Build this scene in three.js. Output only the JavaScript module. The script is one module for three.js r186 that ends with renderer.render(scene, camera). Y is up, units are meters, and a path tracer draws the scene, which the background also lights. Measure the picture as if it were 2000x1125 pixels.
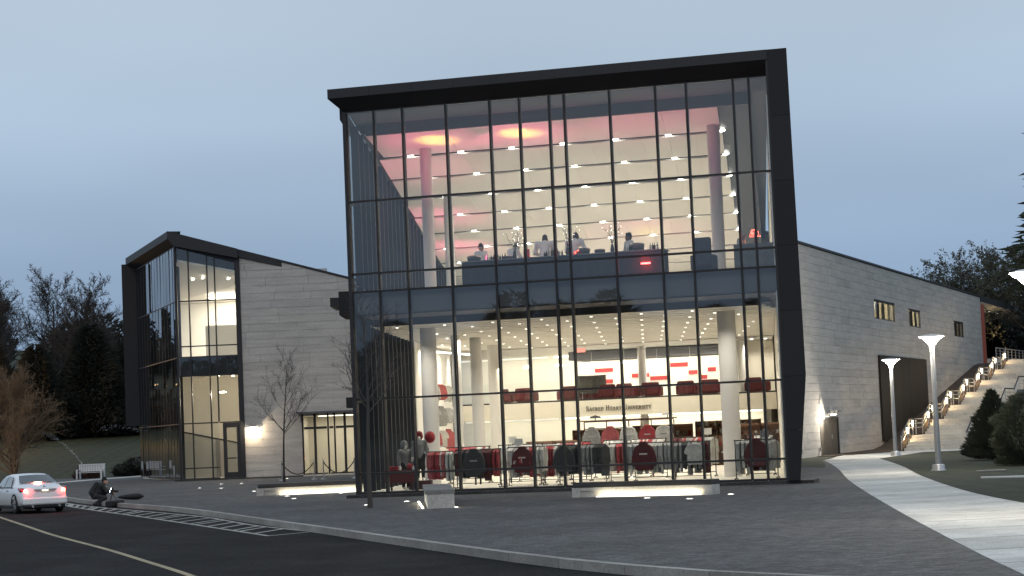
import * as THREE from 'three';
import { mergeGeometries, mergeVertices } from 'three/addons/utils/BufferGeometryUtils.js';
import { RoundedBoxGeometry } from 'three/addons/geometries/RoundedBoxGeometry.js';
import { ConvexGeometry } from 'three/addons/geometries/ConvexGeometry.js';
import { MarchingCubes } from 'three/addons/objects/MarchingCubes.js';
import { RectAreaLightUniformsLib } from 'three/addons/lights/RectAreaLightUniformsLib.js';
import { FontLoader } from 'three/addons/loaders/FontLoader.js';
import { TextGeometry } from 'three/addons/geometries/TextGeometry.js';

// ---------- camera, sky, weak dusk sun, exposure ----------
const D2R = Math.PI / 180;
const scene = new THREE.Scene();
const camera = new THREE.PerspectiveCamera(16.01, 16 / 9, 0.5, 3000);
camera.position.set(0, 2.2, 0);
camera.rotation.order = 'YXZ';
camera.rotation.set(3.954 * D2R, 0, -2.411 * D2R);
scene.add(camera);
const renderer = new THREE.WebGLRenderer();
renderer.toneMapping = THREE.LinearToneMapping;
renderer.toneMappingExposure = 1.0;
renderer.shadowMap.enabled = true;

let seed = 12345;
const rnd = () => { seed = (seed * 1664525 + 1013904223) >>> 0; return seed / 4294967296; };
const rr = (a, b) => a + (b - a) * rnd();
const pick = a => a[Math.floor(rnd() * a.length)];
const hash3 = (x, y, z) => { let h = Math.imul(x, 374761393) ^ Math.imul(y, 668265263) ^ Math.imul(z, 1274126177); h = Math.imul(h ^ (h >>> 13), 1274126177); return ((h ^ (h >>> 16)) >>> 0) / 4294967296; };
const sm = t => t * t * (3 - 2 * t);
function vnoise(x, y, z, px = 0, py = 0) {
  const X = Math.floor(x), Y = Math.floor(y), Z = Math.floor(z), u = sm(x - X), v = sm(y - Y), w = sm(z - Z);
  const wx = i => px ? ((i % px) + px) % px : i, wy = i => py ? ((i % py) + py) % py : i;
  const L = (a, b, t) => a + (b - a) * t, h = (i, j, k) => hash3(wx(X + i), wy(Y + j), Z + k);
  return L(L(L(h(0, 0, 0), h(1, 0, 0), u), L(h(0, 1, 0), h(1, 1, 0), u), v), L(L(h(0, 0, 1), h(1, 0, 1), u), L(h(0, 1, 1), h(1, 1, 1), u), v), w);
}
const sstep = (a, b, x) => { const t = Math.min(1, Math.max(0, (x - a) / (b - a))); return t * t * (3 - 2 * t); };

{ // dusk sky: blue-grey air with broad thin cloud bands
  const W = 1024, H = 512, px = new Float32Array(W * H * 4);
  for (let j = 0; j < H; j++) for (let i = 0; i < W; i++) {
    const el = ((j + .5) / H - .5) * Math.PI, az = ((i + .5) / W - .5) * 2 * Math.PI;
    const x = Math.cos(el) * Math.cos(az), y = Math.sin(el), z = Math.cos(el) * Math.sin(az);
    const e = Math.max(0, el / (Math.PI / 2));
    const hy = Math.max(y, .02) + .12, cx = x / hy, cz = z / hy;
    const c = .55 * vnoise(cx * .75 + 2.4, cz * .75 + 9.1, .3) + .28 * vnoise(cx * 1.7, cz * 1.7, 5) + .17 * vnoise(cx * 3.6, cz * 3.6, 9);
    const k = .275 + .17 * sstep(0, .12, e) + .02 * sstep(.13, .6, e);
    const b = k * (.93 + .36 * c) * (y < 0 ? .7 : 1) * 1.02;
    const q = sstep(.0, .14, e); px.set([b * (.74 + .18 * q), b * (1.08 + .06 * q), b * (1.58 - .2 * q), 1], (j * W + i) * 4);
  }
  const t = new THREE.DataTexture(px, W, H, THREE.RGBAFormat, THREE.FloatType);
  t.mapping = THREE.EquirectangularReflectionMapping; t.magFilter = THREE.LinearFilter; t.minFilter = THREE.LinearFilter; t.needsUpdate = true;
  scene.background = t; scene.environment = t;
}
const sun = new THREE.DirectionalLight(0xffe8d6, 0.5);
sun.position.set(-20, 62, 0); sun.shadow.radius = 38; sun.castShadow = true;
Object.assign(sun.shadow.camera, { left: -90, right: 90, top: 90, bottom: -90, far: 400 });
sun.target.position.set(0, 0, -90); scene.add(sun, sun.target);
RectAreaLightUniformsLib.init();

// ---------- helpers ----------
const used = new Map();
function numbered(n) { const k = used.get(n) || 0; used.set(n, k + 1); return k ? n + '_' + String(k).padStart(3, '0') : n; }
function shade(o) { o.castShadow = true; o.receiveShadow = true; return o; }
function part(name, geo, mat, parent, label) { const m = shade(new THREE.Mesh(geo, mat)); m.name = name; if (label) m.userData.label = label; parent.add(m); return m; }
function tag(o, label, category, group, kind) { o.userData = { label, category }; if (group) o.userData.group = group; if (kind) o.userData.kind = kind; return o; }
function thing(name, label, category, pos = [0, 0, 0], turn = 0, group) {
  const o = new THREE.Group(); o.name = numbered(name); o.position.set(...pos); o.rotation.y = turn; scene.add(o); return tag(o, label, category, group);
}
function single(name, geo, mat, label, category, pos = [0, 0, 0], turn = 0, group) {
  const o = shade(new THREE.Mesh(geo, mat)); o.name = numbered(name); o.position.set(...pos); o.rotation.y = turn; scene.add(o); return tag(o, label, category, group);
}
function structure(name, geo, mat, label) { const o = geo ? shade(new THREE.Mesh(geo, mat)) : new THREE.Group(); o.name = name; o.userData = { kind: 'structure', label }; scene.add(o); return o; }
function dup(src, pos, turn, label, group) { const o = src.clone(); o.name = numbered(src.name.replace(/_\d{3}$/, '')); o.position.set(...pos); o.rotation.y = turn; o.userData = { ...src.userData }; if (label) o.userData.label = label; if (group) o.userData.group = group; scene.add(o); return o; }
function light(l, pos, target) { l.position.set(...pos); l.castShadow = true; if (target) { l.target.position.set(...target); scene.add(l.target); } scene.add(l); return l; }

function metreUV(g) { // uv in metres from position and dominant normal
  const p = g.attributes.position, n = g.attributes.normal, uv = new Float32Array(p.count * 2);
  for (let i = 0; i < p.count; i++) {
    const ax = Math.abs(n.getX(i)), ay = Math.abs(n.getY(i)), az = Math.abs(n.getZ(i));
    const [u, v] = ay >= ax && ay >= az ? [p.getX(i), p.getZ(i)] : ax >= az ? [p.getZ(i), p.getY(i)] : [p.getX(i), p.getY(i)];
    uv[2 * i] = u; uv[2 * i + 1] = v;
  }
  g.setAttribute('uv', new THREE.BufferAttribute(uv, 2)); return g;
}
const bx = (x0, x1, y0, y1, z0, z1) => metreUV(new THREE.BoxGeometry(x1 - x0, y1 - y0, z1 - z0).translate((x0 + x1) / 2, (y0 + y1) / 2, (z0 + z1) / 2));
const rbx = (x0, x1, y0, y1, z0, z1, r = .02, seg = 2) => new RoundedBoxGeometry(x1 - x0, y1 - y0, z1 - z0, seg, r).translate((x0 + x1) / 2, (y0 + y1) / 2, (z0 + z1) / 2);
const cyl = (r0, r1, h, x = 0, y = 0, z = 0, seg = 16, open = false) => new THREE.CylinderGeometry(r1, r0, h, seg, 1, open).translate(x, y + h / 2, z); // r0 bottom, y base
const lathe = (pts, seg = 20) => new THREE.LatheGeometry(pts.map(p => new THREE.Vector2(p[0], p[1])), seg);
function prism(poly, z0, z1, holes) { // polygon in x,y extruded from z0 to z1
  const s = new THREE.Shape(poly.map(p => new THREE.Vector2(p[0], p[1])));
  for (const h of holes || []) s.holes.push(new THREE.Path(h.map(p => new THREE.Vector2(p[0], p[1]))));
  return metreUV(new THREE.ExtrudeGeometry(s, { depth: z1 - z0, bevelEnabled: false }).translate(0, 0, z0));
}
function hexa(b, t) { // 4 bottom points and 4 top points
  return metreUV(new ConvexGeometry([...b, ...t].map(p => new THREE.Vector3(...p))));
}
function tube(a, b, r0, r1 = r0, seg = 8) {
  const A = new THREE.Vector3(...a), B = new THREE.Vector3(...b), d = B.clone().sub(A), L = d.length();
  const g = new THREE.CylinderGeometry(r1, r0, L, seg, 1).translate(0, L / 2, 0);
  return g.applyQuaternion(new THREE.Quaternion().setFromUnitVectors(new THREE.Vector3(0, 1, 0), d.normalize())).translate(...a);
}
function path3(pts, r, seg = 6, n = 40, closed = false) { return new THREE.TubeGeometry(new THREE.CatmullRomCurve3(pts.map(p => new THREE.Vector3(...p)), closed), n, r, seg, closed); }
function bar(x0, y0, x1, y1, w, z0, z1) { const d = Math.hypot(x1 - x0, y1 - y0), nx = -(y1 - y0) / d * w / 2, ny = (x1 - x0) / d * w / 2; return prism([[x0 + nx, y0 + ny], [x0 - nx, y0 - ny], [x1 - nx, y1 - ny], [x1 + nx, y1 + ny]], z0, z1); }
function sheet(poly, y) { // flat polygon of [X, Z] (Z = metres ahead), at height y, uv in metres
  const s = new THREE.Shape(poly.map(p => new THREE.Vector2(p[0], p[1])));
  const g = new THREE.ShapeGeometry(s); const P = g.attributes.position, uv = new Float32Array(P.count * 2), N = g.attributes.normal;
  for (let i = 0; i < P.count; i++) { const X = P.getX(i), Z = P.getY(i); P.setXYZ(i, X, y, -Z); N.setXYZ(i, 0, 1, 0); uv[2 * i] = X; uv[2 * i + 1] = Z; }
  g.setAttribute('uv', new THREE.BufferAttribute(uv, 2));
  return g;
}
function slabOf(poly, y0, y1) { // polygon of [X, Z] with thickness
  const g = new THREE.ExtrudeGeometry(new THREE.Shape(poly.map(p => new THREE.Vector2(p[0], p[1]))), { depth: y1 - y0, bevelEnabled: false });
  return metreUV(g.rotateX(-Math.PI / 2).translate(0, y0, 0));
}
function curve(pts, n = 40) { const c = new THREE.CatmullRomCurve3(pts.map(p => new THREE.Vector3(p[0], 0, p[1])), false, 'centripetal'); return c.getSpacedPoints(n).map(v => [v.x, v.z]); }

// ---------- procedural textures ----------
function tex(size, metres, fn, srgb = true) {
  const d = new Uint8Array(size * size * 4);
  for (let j = 0; j < size; j++) for (let i = 0; i < size; i++) { const c = fn(i / size, j / size); const k = (j * size + i) * 4; for (let q = 0; q < 3; q++) d[k + q] = Math.max(0, Math.min(255, (c.length ? c[q] : c) * 255)); d[k + 3] = 255; }
  const t = new THREE.DataTexture(d, size, size); t.wrapS = t.wrapT = THREE.RepeatWrapping; t.magFilter = THREE.LinearFilter; t.minFilter = THREE.LinearMipmapLinearFilter; t.generateMipmaps = true;
  t.repeat.set(1 / metres, 1 / metres); if (srgb) t.colorSpace = THREE.SRGBColorSpace; t.needsUpdate = true; return t;
}
const fb = (u, v, f, o = 4, z = 0) => { let s = 0, a = .5, t = 0; for (let i = 0; i < o; i++) { s += a * vnoise(u * f, v * f, z + i * 7.3, f, f); t += a; f *= 2; a *= .55; } return s / t; };
const tAsphalt = tex(512, 6, (u, v) => { const n = .62 + .5 * (fb(u, v, 6, 4) - .5) + .42 * (fb(u, v, 170, 1, 3) - .5); return [n, n, n]; });
const tPaver = tex(1024, 8, (u, v) => { // small dark setts: joints narrower than can be told apart from here
  const row = Math.floor(v * 80), uu = u * 40 + (row % 2) * .5, jx = Math.abs(uu - Math.floor(uu) - .5) > .46, jy = Math.abs(v * 80 - row - .5) > .43;
  const n = .60 + .30 * (hash3(Math.floor(uu) % 40, row, 4) - .5) + .2 * (fb(u, v, 5, 4, 2) - .5) + .26 * (fb(u, v, 230, 1, 6) - .5) - (jx || jy ? .10 : 0); return [n, n, n]; });
const tConcrete = tex(512, 5, (u, v) => { const n = .80 + .26 * (fb(u, v, 4, 5) - .5) + .12 * (fb(u, v, 180, 1, 8) - .5) - (fb(u, v, 9, 3, 4) > .66 ? .05 : 0); return [n, n * .995, n * .98]; });
const tStone = tex(1024, 7, (u, v) => { const s = .55 * fb(u, v, 3, 4, 1) + .45 * vnoise(u * 7, v * 60, 2, 7, 60), f = vnoise(u * 60, v * 240, 4, 60, 240), p = fb(u, v, 200, 1, 6); const n = .86 + .17 * (s - .5) + .05 * (f - .5) + .06 * (p - .5); return [n, n * .99, n * .975]; });
const tGrass = tex(512, 3, (u, v) => { const n = .55 + .7 * (fb(u, v, 8, 3) - .5) + .6 * (fb(u, v, 120, 2, 5) - .5), y = fb(u, v, 5, 3, 9); return [n * (.72 + .35 * y), n * .98, n * .5]; });
const tDirt = tex(512, 4, (u, v) => { const n = .6 + .8 * (fb(u, v, 12, 4) - .5) + .5 * (fb(u, v, 110, 1, 5) - .5); return [n, n * .85, n * .68]; });
const tFine = tex(512, 2, (u, v) => { const n = .5 + .6 * (fb(u, v, 30, 3) - .5) + .4 * (fb(u, v, 200, 1, 3) - .5); return [n, n, n]; }, false);
const tWood = tex(512, 3, (u, v) => { const n = .75 + .3 * (vnoise(u * 90, v * 6, 1, 90, 6) - .5) + .2 * (fb(u, v, 4, 3) - .5); return [n, n * .93, n * .85]; });
const tFabric = tex(256, .6, (u, v) => { const n = .82 + .3 * (fb(u, v, 6, 4) - .5) + .14 * (fb(u, v, 100, 1) - .5); return [n, n, n]; });

const lin = (r, g, b) => new THREE.Color().setRGB(r, g, b);
const M = (r, g, b, rough = .8, o = {}) => new THREE.MeshStandardMaterial({ color: lin(r, g, b), roughness: rough, ...o });
const MP = (r, g, b, rough, o = {}) => new THREE.MeshPhysicalMaterial({ color: lin(r, g, b), roughness: rough, ...o });
const glow = (r, g, b, k) => new THREE.MeshStandardMaterial({ color: lin(.8, .8, .8), roughness: .5, emissive: lin(r, g, b), emissiveIntensity: k });
const mat = {
  dark: M(.02, .0205, .024, .55, { metalness: .2, bumpMap: tFine, bumpScale: .0006 }),
  darkFace: MP(.015, .0155, .018, .65, { specularIntensity: .6 }),
  dark2: MP(.0165, .017, .0195, .62, { specularIntensity: .62, bumpMap: tFine, bumpScale: .0006 }),
  mullion: M(.026, .026, .028, .5, { metalness: .3 }),
  glass: MP(.90, .94, .93, 0.0, { transmission: 1, thickness: 0, ior: 1.92 }),
  mirrorGlass: MP(.55, .58, .6, 0.0, { transmission: 1, thickness: 0, ior: 2.3 }),
  clear: MP(.96, .98, .97, 0.0, { transmission: 1, thickness: 0, ior: 1.5 }),
  stones: [[.60, .585, .56], [.62, .605, .58], [.58, .565, .545], [.61, .592, .567], [.54, .525, .503]].map(c => M(...c, .85, { map: tStone, bumpMap: tStone, bumpScale: .0012 })),
  joint: M(.36, .35, .335, .95),
  concrete: M(.85, .84, .80, .85, { map: tConcrete, bumpMap: tFine, bumpScale: .001 }),
  pathC: M(.92, .91, .88, .88, { map: tConcrete, bumpMap: tFine, bumpScale: .0015 }),
  granite: M(.10, .098, .095, .5, { map: tAsphalt }),
  kerb: M(.52, .50, .47, .85, { map: tConcrete }),
  paver: M(.205, .202, .204, .85, { map: tPaver, bumpMap: tPaver, bumpScale: .004 }),
  asphalt: MP(.046, .043, .042, .92, { specularIntensity: .25, map: tAsphalt, bumpMap: tFine, bumpScale: .003 }),
  linePaint: M(.62, .61, .58, .7, { map: tConcrete }),
  yellowPaint: M(.60, .49, .30, .7, { map: tConcrete }),
  grass: M(.06, .078, .05, .95, { map: tGrass }),
  dirt: M(.10, .082, .065, .95, { map: tDirt }),
  white: M(.78, .77, .74, .6), offwhite: M(.70, .68, .62, .7), cream: M(.66, .62, .53, .75),
  ceil: M(.74, .71, .66, .85), floorIn: M(.58, .545, .47, .45), steel: M(.42, .43, .44, .35, { metalness: .7 }),
  bulk: M(.10, .10, .108, .8), blackm: M(.02, .02, .021, .6), maroon: M(.16, .022, .03, .75), red: M(.42, .04, .05, .7), rubber: M(.018, .018, .018, .8),
};
const A0 = 15.816 * D2R, P0 = [-5.78, 73.5]; // facade frame of the glass hall: s along it, n out of it
const TURN = -A0;
const W3 = (s, y, n) => [P0[0] + s * Math.cos(A0) - n * Math.sin(A0), y, -(P0[1] - s * Math.sin(A0) - n * Math.cos(A0))];
// ---------- ground, road, plaza, path, lawn ----------
function ground(X, Z) {
  let h = -.22;
  h += .085 * Math.max(0, Z - 147) * sstep(14, 0, X) * (Z < 240 ? 1 : 240 / Z);
  h += 6.0 * Math.min(1, Math.max(0, (Z - 128) / 40)) * sstep(12, 17, X);
  h += 9 * sstep(230, 420, Math.hypot(X, Z)) + .35 * (vnoise(X * .06, Z * .06, 3) - .5) * sstep(150, 175, Z);
  if (Z < 0) h += .04 * Math.max(0, -Z - 30);
  return h;
}
{
  const xs = [], zs = [];
  for (let v = -520; v <= 520; v += Math.abs(v) < 80 ? 4 : 20) xs.push(v);
  for (let v = -420; v <= 760; v += v >= 100 && v < 260 ? 4 : 20) zs.push(v);
  const pos = [], uv = [], idx = [];
  for (const Z of zs) for (const X of xs) { pos.push(X, ground(X, Z), -Z); uv.push(X, Z); }
  const w = xs.length;
  for (let j = 0; j + 1 < zs.length; j++) for (let i = 0; i + 1 < w; i++) { const a = j * w + i; idx.push(a, a + 1, a + w, a + 1, a + w + 1, a + w); }
  const g = new THREE.BufferGeometry(); g.setAttribute('position', new THREE.Float32BufferAttribute(pos, 3)); g.setAttribute('uv', new THREE.Float32BufferAttribute(uv, 2)); g.setIndex(idx); g.computeVertexNormals();
  structure('ground', g, mat.grass, 'dark grassy ground and slopes around the buildings');
}
const kerbLine = curve([[7.8, 12], [5.6, 25.6], [4.1, 28.7], [3.16, 29.88], [2.17, 31.6], [.67, 34.86], [-1.21, 40.09], [-3.79, 47.7], [-7.04, 57.33], [-11.84, 71.29], [-16.23, 81.49], [-20.03, 91.8], [-25.2, 109], [-30.3, 129], [-34, 150]], 90);
const pathL = curve([[15.6, 106], [15.23, 102.41], [13.3, 86], [11.05, 68.99], [8.75, 48.8], [7.34, 35.27], [6.6, 27.2], [6.2, 20], [7.9, 12]], 30);
const pathR = curve([[17.75, 101.5], [17.3, 97], [15.7, 84], [13.9, 71.26], [12.05, 54.89], [11.65, 47.76], [11.3, 36], [11.2, 25], [11.6, 12]], 30);
structure('road', sheet([...kerbLine, [-34, 151], [-70, 151], [-90, 60], [-60, -60], [30, -60], [10, 11]], -.15), mat.asphalt, 'dark asphalt road curving along the kerb');
structure('plaza', sheet([...kerbLine.filter(p => p[1] > 12.2), [-27, 150], [24, 150], [15.9, 110], ...pathL.filter(p => p[1] > 12.2)], 0), mat.paver, 'dark grey paved forecourt in front of the glass hall');
{ // kerb of granite lengths, each its own stone
  const k = structure('kerb', null, null, 'pale granite kerb along the road'), ms = [mat.kerb, M(.47, .455, .43, .85, { map: tConcrete }), M(.56, .545, .51, .85, { map: tConcrete })];
  const line = curve(kerbLine, 240); let acc = 0, st = 0;
  for (let i = 1; i < line.length; i++) {
    acc += Math.hypot(line[i][0] - line[i - 1][0], line[i][1] - line[i - 1][1]);
    if (acc >= 1.9 || i === line.length - 1) {
      const a = line[st], b = line[i], d = Math.hypot(b[0] - a[0], b[1] - a[1]), tx = (b[0] - a[0]) / d, tz = (b[1] - a[1]) / d, nx = -tz, nz = tx, g = .012, w0 = .16, w1 = -.02;
      const q = (p, o, e) => [p[0] + nx * o + tx * e, p[1] + nz * o + tz * e];
      part('kerb_stone', slabOf([q(a, w0, g), q(b, w0, -g), q(b, w1, -g), q(a, w1, g)], -.2, .006 + rr(0, .005)), ms[Math.floor(rnd() * 3)], k);
      acc = 0; st = i;
    }
  }
}
{ // painted lines on the road
  const road = scene.getObjectByName('road');
  const ribbon = (pts, w, y) => { const L = [], R = []; for (let i = 0; i < pts.length; i++) { const a = pts[Math.max(0, i - 1)], b = pts[Math.min(pts.length - 1, i + 1)], d = Math.hypot(b[0] - a[0], b[1] - a[1]), nx = -(b[1] - a[1]) / d * w / 2, nz = (b[0] - a[0]) / d * w / 2; L.push([pts[i][0] + nx, pts[i][1] + nz]); R.push([pts[i][0] - nx, pts[i][1] - nz]); } return sheet([...L, ...R.reverse()], y); };
  part('centre_line', ribbon(curve([[-3.3, 28], [-6.03, 37], [-7.54, 41.46], [-9.51, 47.19], [-12.79, 56.23], [-15.46, 64.13], [-18.58, 73.35], [-24.5, 91], [-30, 112]], 60), .14, -.146), mat.yellowPaint, road, 'cream painted line along the road');
  // crosswalk hatch beside the kerb: outer line, kerb side line and slanted bars
  const outer = curve([[-23, 98.5], [-18.05, 82.68], [-11.74, 65.67], [-6.21, 50.51]], 60), inner = curve([[-23.6, 101.5], [-19.0, 87], [-16.4, 80.2], [-12.1, 70.2], [-10.02, 65.13], [-7.4, 57.1], [-5.24, 51.70]], 60);
  part('crosswalk_edge_line', ribbon(outer, .13, -.146), mat.linePaint, road);
  part('crosswalk_edge_line', ribbon(inner, .13, -.146), mat.linePaint, road);
  part('crosswalk_end_line', ribbon([outer[60], inner[60]], .13, -.142), mat.linePaint, road);
  for (let i = 1; i < 34; i++) { const f = i / 34, a = outer[Math.round((1 - f) * 60)], b = inner[Math.max(0, Math.min(60, Math.round((1 - f) * 60) - 1))]; part('crosswalk_stripe', ribbon([a, b], .15, -.142), mat.linePaint, road); }
}
{ // concrete path in poured slabs with open joints
  const p = structure('concrete_path', null, null, 'pale concrete path leading to the stairs'), n = 30;
  const ms = [mat.pathC, M(.87, .86, .83, .88, { map: tConcrete }), M(.95, .94, .91, .88, { map: tConcrete })];
  const at = (c, f) => { const k = f * (c.length - 1), i = Math.min(c.length - 2, Math.floor(k)), t = k - i; return [c[i][0] + (c[i + 1][0] - c[i][0]) * t, c[i][1] + (c[i + 1][1] - c[i][1]) * t]; };
  const Ll = pathL.slice(2), Rr = pathR;
  for (let i = 0; i < n; i++) { const f0 = i / n + .0006, f1 = (i + 1) / n - .0006, fm = (f0 + f1) / 2; part('slab', slabOf([at(Ll, f0), at(Rr, f0), at(Rr, fm), at(Rr, f1), at(Ll, f1), at(Ll, fm)], -.1, .012), ms[i % 3], p); }
  part('slab', slabOf([[15.25, 102.6], [17.75, 101.7], [22.2, 113.5], [26.2, 113.8], [27.5, 119.0], [21.6, 119.0], [18.6, 115.6], [17.4, 112.2]], -.1, .012), mat.pathC, p);
  part('joint_bed', sheet([...pathL, ...[...pathR].reverse()], .004), mat.joint, p);
}
structure('lawn', sheet([...pathR, [60, 12], [60, 119], [27.6, 119], [26.3, 113.6], [22.3, 113.3], [17.8, 101.6]], .02), mat.grass, 'mown lawn beside the concrete path');
structure('soil_bed', sheet([[13.2, 89], [12.3, 92.5], [14.2, 109.5], [16.3, 113.4], [17.2, 111.6], [15.1, 102.6], [14.3, 96]], .008), mat.grass, 'strip of rough grass between stone wall and path');
{ // soil bank between the stone wall and the stairs, following the slope
  const pos = [], uv = [], idx = []; const n = 24, m = 4;
  for (let i = 0; i <= n; i++) for (let j = 0; j <= m; j++) { const t = i / n, Z0 = 113.4 + t * 60, xw = 15.07 + .387 * (Z0 - 110.04) - .1, xs = Math.max(22.2 + .387 * (Z0 - 119), xw + .8) + .3, X = xw + (xs - xw) * j / m - (Z0 < 119 ? (119 - Z0) * .35 * j / m : 0); const st = 128 - 10 * j / m, h = Math.max(.012, Math.min(6.05, 6.05 * (Z0 - st) / (168 - st) - .25)) + .02; pos.push(X, h, -Z0); uv.push(X, Z0); }
  for (let i = 0; i < n; i++) for (let j = 0; j < m; j++) { const a = i * (m + 1) + j; idx.push(a, a + 1, a + m + 1, a + 1, a + m + 2, a + m + 1); }
  const g = new THREE.BufferGeometry(); g.setAttribute('position', new THREE.Float32BufferAttribute(pos, 3)); g.setAttribute('uv', new THREE.Float32BufferAttribute(uv, 2)); g.setIndex(idx); g.computeVertexNormals();
  structure('soil_bank', g, mat.dirt, 'dark soil bank between stone wall and stairs');
}
structure('sidewalk', slabOf([[-30.9, 128], [-29.4, 128], [-28.2, 138], [-25.2, 148.6], [-26.6, 149], [-29.8, 137.4]], -.1, .03), mat.pathC, 'pale concrete walk at the foot of the grassy slope');
structure('lawn_slab', slabOf([[14.7, 65.6], [21, 61.5], [21, 64.2], [14.9, 66.6]], -.1, .05), mat.pathC, 'small concrete pad set in the lawn');
// ---------- glass hall ----------
const hall = thing('glass_hall_building', 'tall glass fronted hall in a dark metal frame, lit from inside', 'building', [P0[0], 0, -P0[1]], TURN);
const U = .545, MS = [0, 2, 4, 7, 10, 12, 14, 15, 18, 21, 23, 26, 27].map(k => k * U).concat(15.42), TS = [.14, .84, 3.5, 7.35, 8.0, 10.62, 13.9];
const sL = n => .216 * n, sR = n => 15.3 + .155 * n, yC = n => 13.2 + .1 * (n + 6);
{
  part('plinth', bx(-.35, 16.3, 0, .11, -1, .34), mat.granite, hall);
  part('corner_post', bx(-.07, .06, .11, 13.9, -.2, .1), mat.dark, hall);
  const finX = y => y < 3.6 ? 15.89 + .36 * (y - .11) / 3.49 : 16.25 - .09 * (y - 3.6) / 11.08, finP = (x, y, z) => [x - (z < 0 ? .23 : 0), y, z];
  const finBlock = (y0, y1, x0, d, zf) => hexa([[x0, y0, -1], finP(finX(y0) - d, y0, -1), [finX(y0) - d, y0, zf], [x0, y0, zf]], [[x0, y1, -1], finP(finX(y1) - d, y1, -1), [finX(y1) - d, y1, zf], [x0, y1, zf]]);
  [.11, 1.8, 3.6, 5.8, 8.0, 10.2, 12.4, 14.68].forEach((y, i, a) => { if (i) part('fin_panel', finBlock(a[i - 1] + .005, y - .005, 15.5, 0, .62 - (i % 2) * .004), i % 3 ? mat.darkFace : mat.dark2, hall); });
  part('fin_core', finBlock(.12, 14.66, 15.42, .03, .58), mat.blackm, hall);
  part('roof_edge', hexa([[-.02, 13.9, -1.2], [15.41, 13.9, -1.2], [15.41, 13.9, .06], [-.02, 13.9, .06]], [[-.42, 14.34, -1.2], [15.41, 14.34, -1.2], [15.41, 14.34, .62], [-.42, 14.34, .62]]), mat.darkFace, hall);
  for (let i = 0; i < 10; i++) part('fascia_panel', bx(-.42 + i * 1.591 + .005, -.42 + (i + 1) * 1.591 - .005, 14.343, 14.68, -1.2, .62 - (i % 3) * .004), mat.dark, hall);
  part('fascia_core', bx(-.4, 15.4, 14.345, 14.675, -1.19, .6), mat.blackm, hall);
  const roofG = hexa([[-.3, 14.0, -1.2], [15.2, 14.0, -1.2], [14.6 - 5.4, 11.2, -38], [-.3 - 8.2, 11.2, -38]], [[-.3, 14.5, -1.2], [15.2, 14.5, -1.2], [14.6 - 5.4, 11.6, -38], [-.3 - 8.2, 11.6, -38]]);
  part('roof', roofG, mat.dark, hall);
  MS.forEach((s, i) => { if (i > 0 && i < 13) part('mullion', bx(s - .032, s + .032, .14, 13.9, -.2, .05), mat.mullion, hall); });
  part('mullion', bx(15.36, 15.42, .14, 13.9, -.2, .05), mat.mullion, hall);
  TS.forEach((y, j) => { for (let i = 0; i < 13; i++) part('transom', bx(MS[i] + (i ? .034 : .062), MS[i + 1] - (i === 12 ? .062 : .034), y - (j === 0 ? .03 : .035), y + (j === 0 ? .05 : .035), -.16, j === 3 ? .012 : .04), mat.mullion, hall); });
  for (let j = 0; j < 6; j++) for (let i = 0; i < 13; i++) {
    const w = MS[i + 1] - MS[i] - .07, h = TS[j + 1] - TS[j] - .08;
    const m = part('glass_pane', new THREE.PlaneGeometry(w, h), mat.glass, hall);
    m.position.set((MS[i] + MS[i + 1]) / 2, (TS[j] + TS[j + 1]) / 2, 0); m.rotation.set(rr(-.004, .004), rr(-.006, .006), 0);
  }
  // left side curtain wall, seen from inside as deep dark blades
  for (let i = 0; i <= 28; i++) {
    const n = -1.3 * i - .25, s = sL(n); if (i > 0) part('side_mullion', bx(s - .03, s + .26, .1, yC(n) - .05, n - .035, n + .035), i % 4 === 1 ? mat.mullion : mat.dark, hall);
    if (i < 28) { const n1 = n - 1.3, g = new THREE.BufferGeometry(); const a = [sL(n), .12, n - .04], b = [sL(n1), .12, n1 + .04], c = [sL(n1), yC(n1) - .1, n1 + .04], d = [sL(n), yC(n1) - .1, n - .04]; g.setAttribute('position', new THREE.Float32BufferAttribute([...a, ...b, ...c, ...d], 3)); g.setAttribute('uv', new THREE.Float32BufferAttribute([0, 0, 1, 0, 1, 1, 0, 1], 2)); g.setIndex([0, 1, 2, 0, 2, 3]); g.computeVertexNormals(); part('side_pane', g, mat.glass, hall); }
  }
  for (const y of [3.4, 7.6, 10.6]) part('side_rail', hexa([[sL(-.3) + .02, y, -.3], [sL(-.3) + .1, y, -.3], [sL(-36) + .1, y - (y > 10 ? .6 : 0), -36], [sL(-36) + .02, y - (y > 10 ? .6 : 0), -36]], [[sL(-.3) + .02, y + .06, -.3], [sL(-.3) + .1, y + .06, -.3], [sL(-36) + .1, y + .06 - (y > 10 ? .6 : 0), -36], [sL(-36) + .02, y + .06 - (y > 10 ? .6 : 0), -36]]), mat.dark, hall);
  part('side_fascia', hexa([[-.28, yC(0) - .12, -.2], [-.1, yC(0) - .12, -.2], [sL(-37) - .1, yC(-37) - .12, -37], [sL(-37) - .28, yC(-37) - .12, -37]], [[-.28, 14.1, -.2], [-.1, 14.1, -.2], [sL(-37) - .1, yC(-37) + .6, -37], [sL(-37) - .28, yC(-37) + .6, -37]]), mat.dark, hall);
  // floors
  const q = (n0, n1, y0, y1, m, name, l = .06, r = 0) => part(name, hexa([[sL(n0) + l, y0, n0], [sR(n0) - r, y0, n0], [sR(n1) - r, y0, n1], [sL(n1) + l, y0, n1]], [[sL(n0) + l, y1, n0], [sR(n0) - r, y1, n0], [sR(n1) - r, y1, n1], [sL(n1) + l, y1, n1]]), m, hall);
  q(-.22, -43, -.1, .13, mat.floorIn, 'shop_floor');
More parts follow.
